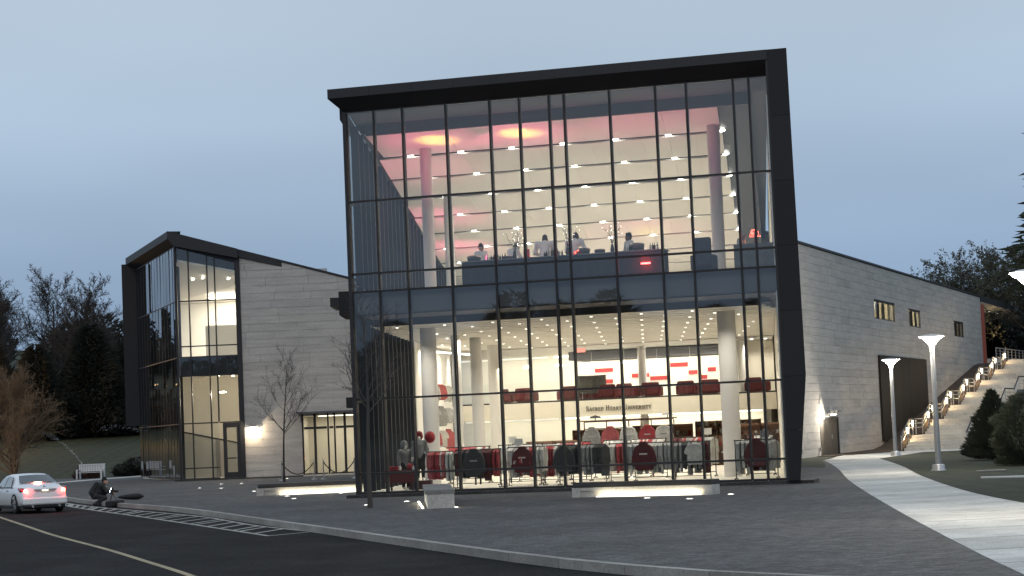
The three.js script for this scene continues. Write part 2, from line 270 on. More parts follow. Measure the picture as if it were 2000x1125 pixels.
  q(-.35, -43, 6.62, 7.27, mat.offwhite, 'upper_floor', .3);
  part('spandrel_panel', bx(.12, 15.3, 6.55, 7.33, -.32, -.26), mat.bulk, hall);
  q(-.36, -2.9, 6.5, 6.6, mat.bulk, 'front_soffit', .3);
  part('bulkhead', bx(sL(-3) + .35, 14.3, 6.24, 6.5, -3.05, -2.9), mat.bulk, hall);
  part('bulkhead', bx(sL(-3) + .35, 14.3, 13.44, 13.85, -3.1, -2.95), mat.bulk, hall);
  q(-.25, -2.95, 13.86, 13.89, mat.bulk, 'front_soffit');
  // walls
  const wallRun = (n0, n1, y0, y1, m, name, off = 0) => part(name, hexa([[sR(n0) - off, y0, n0], [sR(n0) + .25 - off, y0, n0], [sR(n1) + .25 - off, y0, n1], [sR(n1) - off, y0, n1]], [[sR(n0) - off, y1, n0], [sR(n0) + .25 - off, y1, n0], [sR(n1) + .25 - off, y1, n1], [sR(n1) - off, y1, n1]]), m, hall);
  wallRun(-.3, -2.2, .14, 13.3, mat.white, 'side_wall');
  wallRun(-2.22, -7, 6.6, 13.2, mat.bulk, 'side_wall');
  wallRun(-7.02, -38, 7.28, 12.9, mat.cream, 'side_wall', .0);
  wallRun(-2.22, -43, .14, 6.5, mat.offwhite, 'side_wall');
  part('outer_side_wall', hexa([[15.5, .1, -1.0], [15.68, .1, -1.0], [sR(-38) + .42, .1, -38], [sR(-38) + .27, .1, -38]], [[15.5, 14.3, -1.0], [15.68, 14.3, -1.0], [sR(-38) + .42, 11.5, -38], [sR(-38) + .27, 11.5, -38]]), mat.stones[0], hall);
  part('mezzanine_partition', bx(8.6, 9.9, 3.46, 6.2, -34.4, -34.3), mat.cream, hall);
  part('mezzanine_pier', bx(8.35, 8.6, 3.46, 6.2, -34.4, -31.3), mat.white, hall);
  part('mezzanine_pier', bx(7.75, 7.95, 3.46, 6.2, -36.4, -33.3), mat.white, hall);
  part('back_wall', bx(-10, 8.5, .1, 6.5, -43.3, -43), mat.white, hall);
  part('upper_back_wall', bx(-9.6, 9.3, 7.28, 10.6, -38, -37.8), mat.cream, hall);
  // sloping upper ceiling in panels between dark slots, one row of panels per light row
  const rows = [-3.1]; for (let i = 0; i < 8; i++) rows.push(-7 - 3.87 * i); rows.push(-37.8);
  part('ceiling_void', hexa([[sL(-3.2) + .1, yC(-3.2) + .1, -3.2], [14.2, yC(-3.2) + .1, -3.2], [sR(-37.8) - .3, yC(-37.8) + .1, -37.8], [sL(-37.8) + .1, yC(-37.8) + .1, -37.8]], [[sL(-3.2) + .1, yC(-3.2) + .2, -3.2], [14.2, yC(-3.2) + .2, -3.2], [sR(-37.8) - .3, yC(-37.8) + .2, -37.8], [sL(-37.8) + .1, yC(-37.8) + .2, -37.8]]), mat.blackm, hall);
  const ceilM = [mat.ceil, M(.73, .70, .65, .85), M(.748, .718, .668, .85)];
  for (let r = 0; r + 1 < rows.length; r++) {
    const n0 = rows[r] - (r ? .2 : 0), n1 = rows[r + 1] + .2, sh = r * -.55; let e = [];
    for (let k = -6; k < 14; k++) e.push(.1 + sh + k * 1.035 - .5);
    const lo = n => sL(n) + .28, hi = n => Math.min(14.25, sR(n) - .33);
    for (let k = 0; k + 1 < e.length; k++) {
      const a0 = Math.max(e[k], lo(n0)), a1 = Math.min(e[k + 1], hi(n0)), b0 = Math.max(e[k] - .55, lo(n1)), b1 = Math.min(e[k + 1] - .55, hi(n1)); if (a1 - a0 < .1 || b1 - b0 < .1) continue; const g = .003;
      part('ceiling_panel', hexa([[a0 + g, yC(n0), n0], [a1 - g, yC(n0), n0], [b1 - g, yC(n1), n1], [b0 + g, yC(n1), n1]], [[a0 + g, yC(n0) + .05, n0], [a1 - g, yC(n0) + .05, n0], [b1 - g, yC(n1) + .05, n1], [b0 + g, yC(n1) + .05, n1]]), ceilM[(r * 7 + k) % 3], hall);
    }
  }
  // lower ceiling: long boards with narrow dark gaps
  q(-3.06, -42, 6.34, 6.4, mat.blackm, 'lower_ceiling_void', .35, .2);
  const lr = []; for (let n = -3.06; n > -31; n -= 1.4) lr.push(n); 
  for (let r = 0; r + 1 < lr.length; r++) { const n0 = lr[r] - .15, n1 = lr[r + 1] + .15; const l = sL(n1) + .36, rgt = Math.min(14.3, sR(n0) - .05), cuts = [l, l + 3.4 + (r % 2) * 1.7, l + 7.6 + (r % 3), rgt]; for (let k = 0; k < 3; k++) part('lower_ceiling_board', bx(cuts[k] + .01, cuts[k + 1] - .01, 6.25, 6.32, n1, n0), ceilM[(r + k) % 3], hall); }
  // columns
  const col = (s, n, r, y0, y1, m = mat.offwhite) => part('column', cyl(r, r, y1 - y0, s, y0, n, 28), m, hall);
  const colM = M(.60, .585, .57, .7, { bumpMap: tFine, bumpScale: .0006 });
  col(.85, -6, .31, .13, 6.3, colM); col(12.5, -6, .34, .13, 6.3, colM); col(1.05, -6, .23, 7.27, 13.25, colM); col(12.36, -6, .24, 7.27, 13.28, colM);
  col(-.24, -13, .2, .13, 6.3, colM); col(-.28, -16, .26, .13, 6.3, colM); col(-1.87, -24, .26, .13, 6.3, colM); col(-.8, -14.5, .2, 7.27, 12.4, colM);
  for (const s of [2.93]) col(s, -35, .22, .13, 6.3, colM);
  // mezzanine with its lettered front
  part('mezzanine_floor', hexa([[-9, 2.75, -31.2], [10.4, 2.75, -31.2], [8.55, 2.75, -43], [-9, 2.75, -43]], [[-9, 3.45, -31.2], [10.4, 3.45, -31.2], [8.55, 3.45, -43], [-9, 3.45, -43]]), mat.offwhite, hall);
  const band = part('mezzanine_front', bx(-6.6, 10.45, 2.68, 3.5, -31.19, -31.0), mat.cream, hall);
  part('mezzanine_edge', bx(-6.6, 10.45, 3.502, 3.58, -31.15, -31.02), mat.blackm, hall);
  for (let k = 0; k < 6; k++) part('balustrade_pane', new THREE.PlaneGeometry(2.4, .95).translate(-5.3 + 2.48 * k, 4.06, -31.08), mat.clear, hall);
  part('mezzanine_soffit_duct', bx(-1.5, 8.7, 5.75, 6.2, -40.5, -37), mat.bulk, hall);
  part('lower_back_ceiling', hexa([[-9, 6.25, -31.1], [10.4, 6.25, -31.1], [8.5, 6.25, -42.9], [-9, 6.25, -42.9]], [[-9, 6.32, -31.1], [10.4, 6.32, -31.1], [8.5, 6.32, -42.9], [-9, 6.32, -42.9]]), mat.ceil, hall);
  const font = await new FontLoader().loadAsync('fonts/droid/droid_serif_regular.typeface.json');
  let cx = .83; const put = (t, size) => { const g = new TextGeometry(t, { font, size, depth: .03, curveSegments: 4 }); g.computeBoundingBox(); const w = g.boundingBox.max.x; part('letter', g.scale(.8, 1, 1).translate(cx, 2.97, -30.99), mat.blackm, band); cx += w * .8 + size * .12; };
  'SACRED HEART UNIVERSITY'.split(' ').forEach(wd => { [...wd].forEach((c, i) => put(c, i ? .18 : .25)); cx += .09; });
  // red panels on the back wall of the mezzanine
  for (const [s, y, w] of [[-2.45, 4.76, 0.92], [-1.51, 5.20, 1.03], [-1.48, 4.57, 0.97], [0.60, 4.82, 0.99], [1.64, 4.62, 1.02], [2.81, 5.31, 0.98], [3.83, 4.85, 0.49], [4.42, 4.56, 0.43], [4.90, 4.96, 0.46]]) part('red_wall_panel', bx(s, s + w, y, y + .22, -42.98, -42.9), mat.red, hall);
  // shop side wall on the far side, with lit display bays
  part('shop_side_wall', hexa([[sL(-15) + .3, .13, -15], [sL(-15) + .5, .13, -15], [sL(-31) + .5, .13, -31], [sL(-31) + .3, .13, -31]], [[sL(-15) + .3, 6.2, -15], [sL(-15) + .5, 6.2, -15], [sL(-31) + .5, 6.2, -31], [sL(-31) + .3, 6.2, -31]]), mat.white, hall);
}
// ---------- stone wing with its glass corner ----------
const wing = thing('stone_wing_building', 'pale stone wing with a glazed corner and sloping roof edge', 'building', [-19.7, 0, -119.8], 0);
function stoneRun(parent, x0, x1, ch, topAt, openings, len, z0, z1, cap) { // courses of separate stones; beyond cap the rest are joined into one part
  let items = [];
  for (let c = 0, y = .0; y < topAt(x0) || y < topAt(x1); c++, y += ch) {
    let x = x0 - rr(0, len);
    while (x < x1) {
      const l = len * rr(.55, 1.35); let a = Math.max(x, x0), b = Math.min(x + l, x1); x += l;
      let spans = b - a > .02 ? [[a, b]] : [];
      for (const [ox0, ox1, oy0, oy1] of openings) if (y + ch / 2 > oy0 && y + ch / 2 < oy1) spans = spans.flatMap(([p, q]) => [[p, Math.min(q, ox0)], [Math.max(p, ox1), q]].filter(s => s[1] - s[0] > .05 && s[0] < q && s[1] > p));
      for (const [p, q] of spans) {
        const g = .006, ta = topAt(p) - .02, tb = topAt(q) - .02, y0 = y + g, y1 = y + ch - g; if (Math.max(ta, tb) < y0 + .04) continue;
        let poly; if (ta >= y1 && tb >= y1) poly = [[p + g, y0], [q - g, y0], [q - g, y1], [p + g, y1]];
        else { poly = [[p + g, y0]]; const xc = v => p + (q - p) * (ta - v) / (ta - tb || 1e-6); if (tb > y0) { poly.push([q - g, y0], [q - g, Math.min(tb, y1)]); if (tb < y1 && ta > y1) poly.push([xc(y1), y1]); if (ta < y1 && tb > y1) poly.push([xc(y1), y1]); } else poly.push([Math.min(q - g, xc(y0)), y0]); if (ta > y0) poly.push([p + g, Math.min(ta, y1)]); }
        if (poly.length < 3) continue;
        items.push({ d: p, poly, z: z1 + rr(-.006, .006), m: rnd() < .1 ? mat.stones[4] : mat.stones[Math.floor(rnd() * 4)] });
      }
    }
  }
  items.sort((a, b) => a.d - b.d);
  items.slice(0, cap).forEach(i => part('stone_block', prism(i.poly, z0, i.z), i.m, parent));
  const rest = new Map(); items.slice(cap).forEach(i => { if (!rest.has(i.m)) rest.set(i.m, []); rest.get(i.m).push(prism(i.poly, z0, i.z)); });
  for (const [m, gs] of rest) { const o = part('far_stone_blocks', mergeGeometries(gs), m, parent); o.userData.kind = 'stuff'; }
}
{
  const roofY = x => 14.6 - .295 * (x + .2), wz = -15.3, wx = -5.17, L = 16.14, ux = wx / L, uz = wz / L, nx = uz, nz = -ux; // left face direction and outward normal
  // stone wall and what lies behind it
  stoneRun(wing, 3.76, 14.5, .45, x => roofY(x) - .12, [[7.1, 14.5, 0, 3.62]], 2.6, -.08, 0, 300);
  part('wall_core', prism([[3.76, 0], [7.1, 0], [7.1, 3.6], [14.5, 3.6], [14.5, roofY(14.5) - .2], [3.76, roofY(3.76) - .2]], -.4, -.085), mat.joint, wing);
  part('roof_coping', bar(3.7, roofY(3.7) - .06, 14.6, roofY(14.6) - .06, .12, -.5, .05), mat.dark, wing);
  part('roof_edge', prism([[-.35, roofY(-.35)], [3.72, roofY(3.72)], [3.72, roofY(3.72) - .55], [0, 13.75], [-.35, roofY(-.35) - .42]], -.6, .45), mat.dark, wing);
  const fas = hexa([[-.35, 14.18, .45], [.2, 13.75, -.2], [wx + .2, 13.75, wz - .2], [wx - .7 + .0, 14.18, wz - .4]], [[-.35, 14.62, .45], [.4, 14.62, .2], [wx + .4, 14.62, wz - .2], [wx - .7, 14.62, wz - .4]]);
  part('side_roof_edge', fas, mat.dark, wing);
  part('end_fin', hexa([[wx - .95, 3.5, wz - .2], [wx - .95, 3.5, wz - .6], [wx + .1, 3.5, wz - .6], [wx + .1, 3.5, wz - .1]], [[wx - .95, 14.2, wz - .2], [wx - .95, 14.2, wz - .6], [wx + .1, 14.2, wz - .6], [wx + .1, 14.2, wz - .1]]), mat.darkFace, wing);
  part('roof', hexa([[-.1, 14.0, .2], [3.7, 13.0, .2], [14, 10.1, -.6], [14, 10.1, -15], [wx, 14.0, wz]], [[-.1, 14.4, .2], [3.7, 13.35, .2], [14, 10.4, -.6], [14, 10.4, -15], [wx, 14.4, wz]]), mat.dark, wing);
  part('plinth', bx(-.35, 3.76, 0, .1, -.5, .35), mat.granite, wing);
  part('base_course', bx(3.77, 7.1, 0, .07, -.05, .04), mat.granite, wing);
  // glazed corner, front face
  const fx = [.06, .75, 1.84, 2.28, 3.48], fy = [.12, .73, 3.34, 6.11, 7.22, 7.85, 10.51];
  part('corner_post', bx(-.08, .06, .1, 13.7, -.12, .08), mat.dark, wing);
  part('frame_jamb', prism([[3.48, .1], [3.755, .1], [3.755, roofY(3.75) - .5], [3.48, roofY(3.48) - .5]], -.3, .1), mat.dark, wing);
  for (const x of fx.slice(1, 4)) part('mullion', prism([[x - .035, x > 2.2 ? 3.38 : .1], [x + .035, x > 2.2 ? 3.38 : .1], [x + .035, roofY(x) - .86], [x - .035, roofY(x) - .86]], -.14, .04), mat.mullion, wing);
  fy.forEach((y, j) => { if (j > 1 || true) for (let i = 0; i < 4; i++) if (!(j < 2 && i === 3)) part('transom', bx(fx[i] + .036, fx[i + 1] - (i === 3 ? .002 : .036), y - .035, y + .035, -.1, .03), mat.mullion, wing); });
  for (let i = 0; i < 4; i++) for (let j = 0; j < 7; j++) {
    if (j < 2 && i === 3) continue; const x0 = fx[i] + .03, x1 = fx[i + 1] - .03, y0 = fy[j] + .03, y1 = j < 6 ? fy[j + 1] - .03 : 0;
    const g = j < 6 ? new THREE.PlaneGeometry(x1 - x0, y1 - y0).translate((x0 + x1) / 2, (y0 + y1) / 2, -.03) : new THREE.ShapeGeometry(new THREE.Shape([[x0, y0], [x1, y0], [x1, roofY(x1) - .86], [x0, roofY(x0) - .86]].map(p => new THREE.Vector2(...p)))).translate(0, 0, -.03);
    part('glass_pane', g, mat.glass, wing);
  }
  part('window_head', prism([[0, 13.75], [3.48, roofY(3.48) - .545], [3.48, roofY(3.48) - .87], [0, roofY(0) - .85]], -.12, .05), mat.dark, wing);
  part('spandrel_panel', bx(.08, 3.46, 6.14, 7.2, -.2, -.12), mat.blackm, wing);
  const dr = part('entrance_door', mergeGeometries([bx(2.5, 2.7, .1, 3.3, -.12, .06), bx(3.3, 3.48, .1, 3.3, -.12, .06), bx(2.7, 3.3, 3.02, 3.3, -.12, .06), bx(2.7, 3.3, .1, .42, -.12, .06), bx(2.7, 3.3, 1.2, 1.27, -.1, .05)]), mat.dark, wing);
  part('door_pane', new THREE.PlaneGeometry(.6, 1.75).translate(3.0, 2.145, -.02), mat.glass, dr); part('door_pane', new THREE.PlaneGeometry(.6, .78).translate(3.0, .81, -.02), mat.glass, dr);
  part('door_handle', bx(3.24, 3.27, .95, 1.5, .06, .1), mat.steel, dr);
  // glazed corner, receding face
  const at = (d, y, o = 0) => [ux * d + nx * o, y, uz * d + nz * o];
  const nb = 14;
  for (let i = 0; i <= nb; i++) { const d = i * L / nb; if (i) part('side_mullion', hexa([at(d - .02, .1, .012), at(d + .02, .1, .012), at(d + .03, .1, -.42), at(d - .03, .1, -.42)], [at(d - .02, 13.75, .012), at(d + .02, 13.75, .012), at(d + .03, 13.75, -.42), at(d - .03, 13.75, -.42)]), mat.dark, wing); }
  const sy = [.12, 3.34, 7.22, 10.51, 13.75];
  for (const y of sy) part('side_transom', hexa([at(.1, y - .03, .01), at(L, y - .03, .01), at(L, y - .03, -.1), at(.1, y - .03, -.1)], [at(.1, y + .03, .01), at(L, y + .03, .01), at(L, y + .03, -.1), at(.1, y + .03, -.1)]), mat.mullion, wing);
  const ang = Math.atan2(nx, nz);
  for (let i = 0; i < nb; i++) for (let j = 0; j < 4; j++) { const d = (i + .5) * L / nb, h = sy[j + 1] - sy[j] - .07; const m = part('side_pane', new THREE.PlaneGeometry(L / nb - .05, h), mat.mirrorGlass, wing); m.position.set(...at(d, (sy[j] + sy[j + 1]) / 2, 0)); m.rotation.set(rr(-.008, .008), ang + rr(-.018, .018), 0, 'YXZ'); }
  // inside: lower hall with a solid stair parapet, upper room with a bright back wall
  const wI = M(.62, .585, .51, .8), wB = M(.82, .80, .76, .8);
  part('room_floor', hexa([[.1, .02, -.2], [7, .02, -.2], [7, .02, -14], [wx + .3, .02, wz + 1]], [[.1, .12, -.2], [7, .12, -.2], [7, .12, -14], [wx + .3, .12, wz + 1]]), mat.floorIn, wing);
  part('upper_floor', hexa([[.1, 6.2, -.25], [7, 6.2, -.25], [7, 6.2, -14], [wx + .5, 6.2, wz + 1]], [[.1, 7.2, -.25], [7, 7.2, -.25], [7, 7.2, -14], [wx + .5, 7.2, wz + 1]]), mat.ceil, wing);
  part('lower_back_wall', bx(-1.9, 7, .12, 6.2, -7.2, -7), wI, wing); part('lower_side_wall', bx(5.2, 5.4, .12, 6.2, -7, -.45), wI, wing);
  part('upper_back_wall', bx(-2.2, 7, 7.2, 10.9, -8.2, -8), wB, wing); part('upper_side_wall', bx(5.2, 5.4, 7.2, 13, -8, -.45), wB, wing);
  part('low_partition', bx(.9, 5, 7.2, 9.3, -5.1, -4.95), mat.cream, wing);
  part('upper_ceiling', hexa([[.1, 12.9, -.3], [5.3, 11.7, -.3], [5.3, 10.9, -8.3], [-2.3, 10.9, -8.3]], [[.1, 13.0, -.3], [5.3, 11.8, -.3], [5.3, 11.0, -8.3], [-2.3, 11.0, -8.3]]), mat.ceil, wing);
  part('stair_parapet', prism([[-.5, .12], [5, .12], [5, 1.6], [3.0, 2.05], [-.5, 2.85]], -3.6, -3.45), M(.36, .34, .29, .8), wing);
  part('stair_rail', bar(-.5, 2.9, 5, 1.62, .07, -3.62, -3.43), mat.blackm, wing);
  part('newel', bx(1.55, 1.8, .12, 2.36, -3.42, -3.36), M(.2, .185, .16, .8), wing);
  // glazed entrance set in the stone wall
  const ex = [7.14, 7.85, 8.62, 9.0, 9.6, 10.2, 10.9, 11.6, 12.3, 13], en = [];
  part('entrance_floor', bx(7.1, 14, .0, .08, -6, 0), mat.floorIn, wing); part('entrance_back_wall', bx(6, 14, .08, 3.6, -4.2, -4), wI, wing); part('entrance_ceiling', bx(6, 14, 3.5, 3.6, -4.1, -.12), mat.ceil, wing); part('entrance_side', bx(6.9, 7.08, .08, 3.5, -4, -.42), wI, wing);
  part('entrance_canopy', bx(6.9, 14, 3.63, 3.74, -.1, .9), mat.bulk, wing);
  ex.forEach((x, i) => part('entrance_mullion', bx(x - (i % 3 === 1 ? .07 : .045), x + (i % 3 === 1 ? .07 : .045), .08, 3.62, -.22, -.06), mat.blackm, wing));
  for (let i = 0; i + 1 < ex.length; i++) { part('entrance_rail', bx(ex[i] + .075, ex[i + 1] - .075, 2.72, 2.86, -.2, -.08), mat.blackm, wing); part('entrance_sill', bx(ex[i] + .075, ex[i + 1] - .075, .081, .16, -.2, -.08), mat.blackm, wing); part('entrance_pane', new THREE.PlaneGeometry(ex[i + 1] - ex[i] - .1, 2.56).translate((ex[i] + ex[i + 1]) / 2, 1.44, -.14), mat.glass, wing); part('entrance_pane', new THREE.PlaneGeometry(ex[i + 1] - ex[i] - .1, .72).translate((ex[i] + ex[i + 1]) / 2, 3.24, -.14), mat.glass, wing); }
  // lamps of the wing
  const wl = glow(1, .9, .72, 9);
  const spots = [[.6, 12.0, -2.6], [1.3, 12.0, -1.9], [2.9, 11.85, -1.4], [2.2, 11.6, -4], [3.2, 11.3, -3.2], [1.0, 6.19, -1.4], [2.0, 6.19, -2.4], [3.3, 6.19, -1.8], [2.6, 6.19, -4.2], [4.2, 6.19, -3.2]];
  spots.forEach(([x, y, z], i) => single('ceiling_spotlight', cyl(.07, .09, .05, 0, -.06, 0, 12), wl, i < 5 ? 'small bright spotlight under the upper ceiling of the stone wing' : 'small recessed light over the lower room of the stone wing', 'light', [-19.7 + x, y, -119.8 + z], 0, i < 5 ? 'spotlights in the upper room of the wing' : 'lights in the lower room of the wing'));
  const rl = (w, h, x, y, z, k, tx, ty, tz, c = 0xfff0d8) => { const l = new THREE.RectAreaLight(c, k, w, h); l.position.set(-19.7 + x, y, -119.8 + z); l.lookAt(-19.7 + tx, ty, -119.8 + tz); scene.add(l); };
  single('pendant_lamp', lathe([[.001, .05], [.12, .05], [.2, 0], [.19, -.02], [.001, -.02]], 16), glow(1, .93, .78, 26), 'bright round pendant lamp in the lower room of the stone wing', 'lamp', [-17.5, 5.15, -122.3]);
  light(new THREE.PointLight(0xffecd0, 30), [-17.5, 5.05, -122.3]);
  single('ceiling_light_panel', bx(-1.6, 1.6, 0, .04, -1.2, 1.2), glow(1, .92, .78, 3), 'wide light panel under the upper ceiling of the stone wing', 'light', [-17.0, 10.98, -125.6]);
  rl(3.2, 2.4, 2.7, 10.95, -5.8, 14, 2.7, 0, -5.8);
  single('entrance_light_panel', bx(-2.2, 2.2, 0, .03, -.5, .5), glow(1, .92, .72, 3), 'light panel over the entrance vestibule of the stone wing', 'light', [-9.6, 3.46, -122]);
  rl(4.4, 1, 10.1, 3.44, -2.2, 7, 10.1, 0, -2.2);
  // roof units
  for (const [x, l] of [[9.2, 'small roof vent nearer the glazed corner of the wing'], [10.4, 'small grey roof vent standing free against the sky']]) { const v = thing('roof_vent', l, 'vent', [-19.7 + x - (x > 10 ? .0 : .9), roofY(x) - .1, -123], 0, 'vents on the wing roof'); part('stem', cyl(.05, .05, .5), mat.steel, v); part('cap', bx(-.3, .3, .45, .62, -.25, .25), mat.steel, v); }
  const sconce = thing('wall_lamp', 'bright outdoor wall lamp on the stone wing beside the glass door', 'lamp', [-15.45, 2.95, -119.8]);
  part('bracket', bx(-.12, .12, -.1, .12, -.0, .06), mat.dark, sconce); part('hood', prism([[-.2, .04], [.2, .04], [.16, .12], [-.16, .12]], .05, .36), mat.dark, sconce); part('lamp_glass', rbx(-.15, .15, -.09, .035, .07, .32, .03), glow(1, .93, .8, 30), sconce);
  light(new THREE.PointLight(0xffe6c0, 9), [-15.45, 2.82, -119.4]);
}
{ // dark link block between hall and wing
  const lk = thing('link_block', 'dark metal clad link with stepped roof edge beside the glass hall', 'building', [-7.9, 0, -100], 0);
  part('body', bx(.1, 3.6, 0, 8.9, -8, -.1), mat.darkFace, lk); part('roof_overhang', bx(-1.0, 3.4, 8.55, 8.98, -3, .3), mat.dark, lk); part('roof_step', bx(-.55, 3.5, 8.1, 9.25, -3.4, .6), mat.darkFace, lk);
  part('corner_trim', bx(.02, .1, 0, 8.1, -.05, .04), mat.steel, lk); part('low_ledge', bx(-.4, 3.4, 3.6, 4.1, -2, .2), mat.darkFace, lk);
}
// ---------- long stone hall behind the path ----------
const RT = Math.atan2(1, .387), RO = [15.07, 110.04];
const R3 = (u, y, n) => [RO[0] + u * Math.cos(RT) + n * Math.sin(RT), y, -(RO[1] + u * Math.sin(RT) - n * Math.cos(RT))];
const longh = thing('long_stone_hall', 'long stone clad building with small lit windows behind the stairs', 'building', [RO[0], 0, -RO[1]], RT);
{
  const top = () => 11.75, H = 68, wins = [[22.2, 29.3, 8.32, 9.58], [34.3, 38.9, 8.2, 9.46], [53.5, 58.3, 8.03, 9.27]];
  stoneRun(longh, -6, H, .45, top, [[4.95, 9.85, -1, 2.3], ...wins.map(w => [w[0], w[1], w[2] - .2, w[3] + .2])], 2.6, -.08, 0, 300);
  const rect = ([a, b, c, d]) => [[a, c], [a, d], [b, d], [b, c]];
  part('wall_core', prism([[-6, -.3], [H, -.3], [H, 11.7], [-6, 11.7]], -.4, -.085, wins.map(rect)), mat.joint, longh);
  for (const [a, b, c, d] of wins) { // stone trims round each opening up to the course lines
    const y0 = Math.ceil((c - .2 - .225) / .45) * .45, y1 = Math.floor((d + .2 - .225) / .45) * .45 + .45;
    if (c > y0 + .02) part('stone_sill', bx(a, b, y0 + .006, c, -.08, .0), mat.stones[1], longh); if (y1 > d + .02) part('stone_lintel', bx(a, b, d, y1 - .006, -.08, .0), mat.stones[0], longh);
    const w = part('window', mergeGeometries([bx(a, b, d - .14, d, -.16, -.04), bx(a, b, c, c + .07, -.16, -.04), bx(a, a + .09, c + .071, d - .141, -.16, -.04), bx(b - .09, b, c + .071, d - .141, -.16, -.04)]), mat.blackm, longh);
    const k = b - a > 6 ? 4 : 3, st = (b - a) / k; for (let i = 0; i < k; i++) { if (i) part('window_bar', bx(a + st * i - .09, a + st * i + .09, c + .072, d - .142, -.17, -.05), mat.blackm, w); part('pane', new THREE.PlaneGeometry(st - .1, d - c - .2).translate(a + st * (i + .5), (c + d) / 2 - .03, -.11), mat.glass, w); }
    part('room_back', bx(a - 1, b + 1, c - .8, d + .8, -2.6, -2.5), mat.cream, longh); part('room_ceiling', bx(a - 1, b + 1, d + .6, d + .7, -2.5, -.41), mat.ceil, longh); part('room_floor', bx(a - 1, b + 1, c - .8, c - .7, -2.5, -.41), mat.floorIn, longh);
    part('room_side', bx(a - 1.1, a - 1, c - .8, d + .8, -2.5, -.41), mat.cream, longh); part('room_side', bx(b + 1, b + 1.1, c - .8, d + .8, -2.5, -.41), mat.cream, longh);
    for (let i = 0; i < k - 1; i++) part('blind', bx(a + st * (i + .62), a + st * (i + 1.12), c + .05, d - .1, -.5, -.45), M(.16, .145, .115, .9), longh);
  }
  [[25.2, 9.9, 24], [36.4, 9.8, 12], [55.8, 9.6, 1.5]].forEach(([u, y, k], i) => { single('ceiling_lamp', cyl(.25, .25, .05, 0, 0, 0, 16), glow(1, .92, .7, i === 2 ? 1 : 5), ['round ceiling lamp behind the widest lit window of the long stone hall', 'round ceiling lamp behind the middle small window of the long stone hall', 'dim ceiling lamp behind the unlit small window of the long stone hall'][i], 'lamp', R3(u, y, -1.4)); light(new THREE.PointLight(0xfff0cc, k * 2), R3(u, y - .12, -1.4)); });
  part('roof_coping', bx(-6, H + .1, 11.74, 11.86, -.6, .06), mat.dark, longh);
  part('roof', bx(14, H, 11.5, 11.7, -9, -.41), mat.bulk, longh); part('roof', bx(-6, 13.99, 11.5, 11.7, -.9, -.41), mat.bulk, longh); part('end_wall', bx(H - .3, H, -.2, 11.5, -9, -.42), mat.joint, longh); part('rear_wall', bx(14, H, -.2, 11.5, -9.2, -9), mat.joint, longh);
  // double door with frame
  const d = part('service_door', mergeGeometries([bx(4.96, 5.12, 0, 2.16, -.2, .01), bx(9.68, 9.84, 0, 2.16, -.2, .01), bx(5.12, 9.68, 2.04, 2.16, -.2, .01)]), mat.blackm, longh);
  part('door_leaf', bx(5.13, 8.2, .03, 2.03, -.13, -.06), M(.055, .046, .036, .6), d); part('door_leaf', bx(8.22, 9.67, .03, 2.03, -.13, -.06), M(.045, .038, .03, .6), d); part('door_handle', bx(8.05, 8.12, .9, 1.15, -.06, -.01), mat.steel, d);
  part('door_recess', bx(4.9, 9.9, 0, 2.25, -.405, -.21), mat.blackm, longh);
  part('stone_lintel', bx(4.96, 9.84, 2.166, 2.244, -.08, .0), mat.stones[1], longh);
  part('wall_tap', rbx(.0, .12, .28, .5, .0, .12, .02), mat.steel, longh); part('wall_tap', rbx(4.5, 4.62, .28, .5, .0, .12, .02), mat.steel, longh);
  // big dark metal panel field
  for (let i = 0; i < 5; i++) for (let j = 0; j < 1; j++) part('metal_panel', bx(22.4 + i * 3.42 + .01, 22.4 + (i + 1) * 3.42 - .01, .5, 5.97, .02, .14 + (i % 2) * .004), [MP(.022, .019, .017, .7, { specularIntensity: .3 }), MP(.027, .023, .02, .7, { specularIntensity: .3 }), MP(.018, .016, .015, .7, { specularIntensity: .3 })][i % 3], longh);
  // far end: red post, canopy with downlights, dark return with a lit window
  part('red_post', bx(H + .02, H + .4, 5.5, 11.1, -.3, .25), M(.26, .07, .05, .7), longh);
  part('canopy', hexa([[H - .1, 10.5, -3], [H + 22, 10.5, -3], [H + 22, 11.35, .3], [H - .1, 11.35, .08]], [[H - .1, 11.0, -3], [H + 22, 11.0, -3], [H + 22, 11.85, .3], [H - .1, 11.85, .08]]), mat.dark, longh);
  part('canopy_soffit', hexa([[H, 10.44, -2.9], [H + 21.8, 10.44, -2.9], [H + 21.8, 11.29, .2], [H, 11.29, .06]], [[H, 10.49, -2.9], [H + 21.8, 10.49, -2.9], [H + 21.8, 11.348, .2], [H, 11.348, .06]]), mat.cream, longh);
  part('return_wall', bx(H + 1.2, H + 5.5, 5, 10.4, -2.4, -2.2), mat.darkFace, longh);
  const rw = part('lit_window', bx(H + 7.0, H + 10, 7.9, 9.7, -3.19, -3.12), mat.blackm, longh); part('pane', bx(H + 7.2, H + 9.8, 8.0, 9.6, -3.119, -3.1), glow(1, .9, .55, .55), rw);
  for (let i = 0; i < 4; i++) { single('canopy_downlight', cyl(.14, .14, .03, 0, 0, 0, 12), glow(1, .9, .72, 7), 'small downlight in the canopy soffit at the end of the long stone hall', 'light', R3(H + 2.0 + i * 4.6, 10.98, -.9), 0, 'downlights under the end canopy'); }
  light(new THREE.SpotLight(0xffdca8, 90, 0, 1.3, .8), R3(H + 8, 10.75, -.9), R3(H + 8, 0, -.5));
  part('return_wall', bx(H + 5.6, H + 24, 5, 10.4, -3.5, -3.2), mat.darkFace, longh); part('terrace_paving', bx(H + .4, H + 24, 6.4, 6.5, -3.1, 1.2), mat.concrete, longh);
  part('terrace', bx(H + .42, H + 24, 5.2, 6.39, -4, 2.6), mat.concrete, longh);
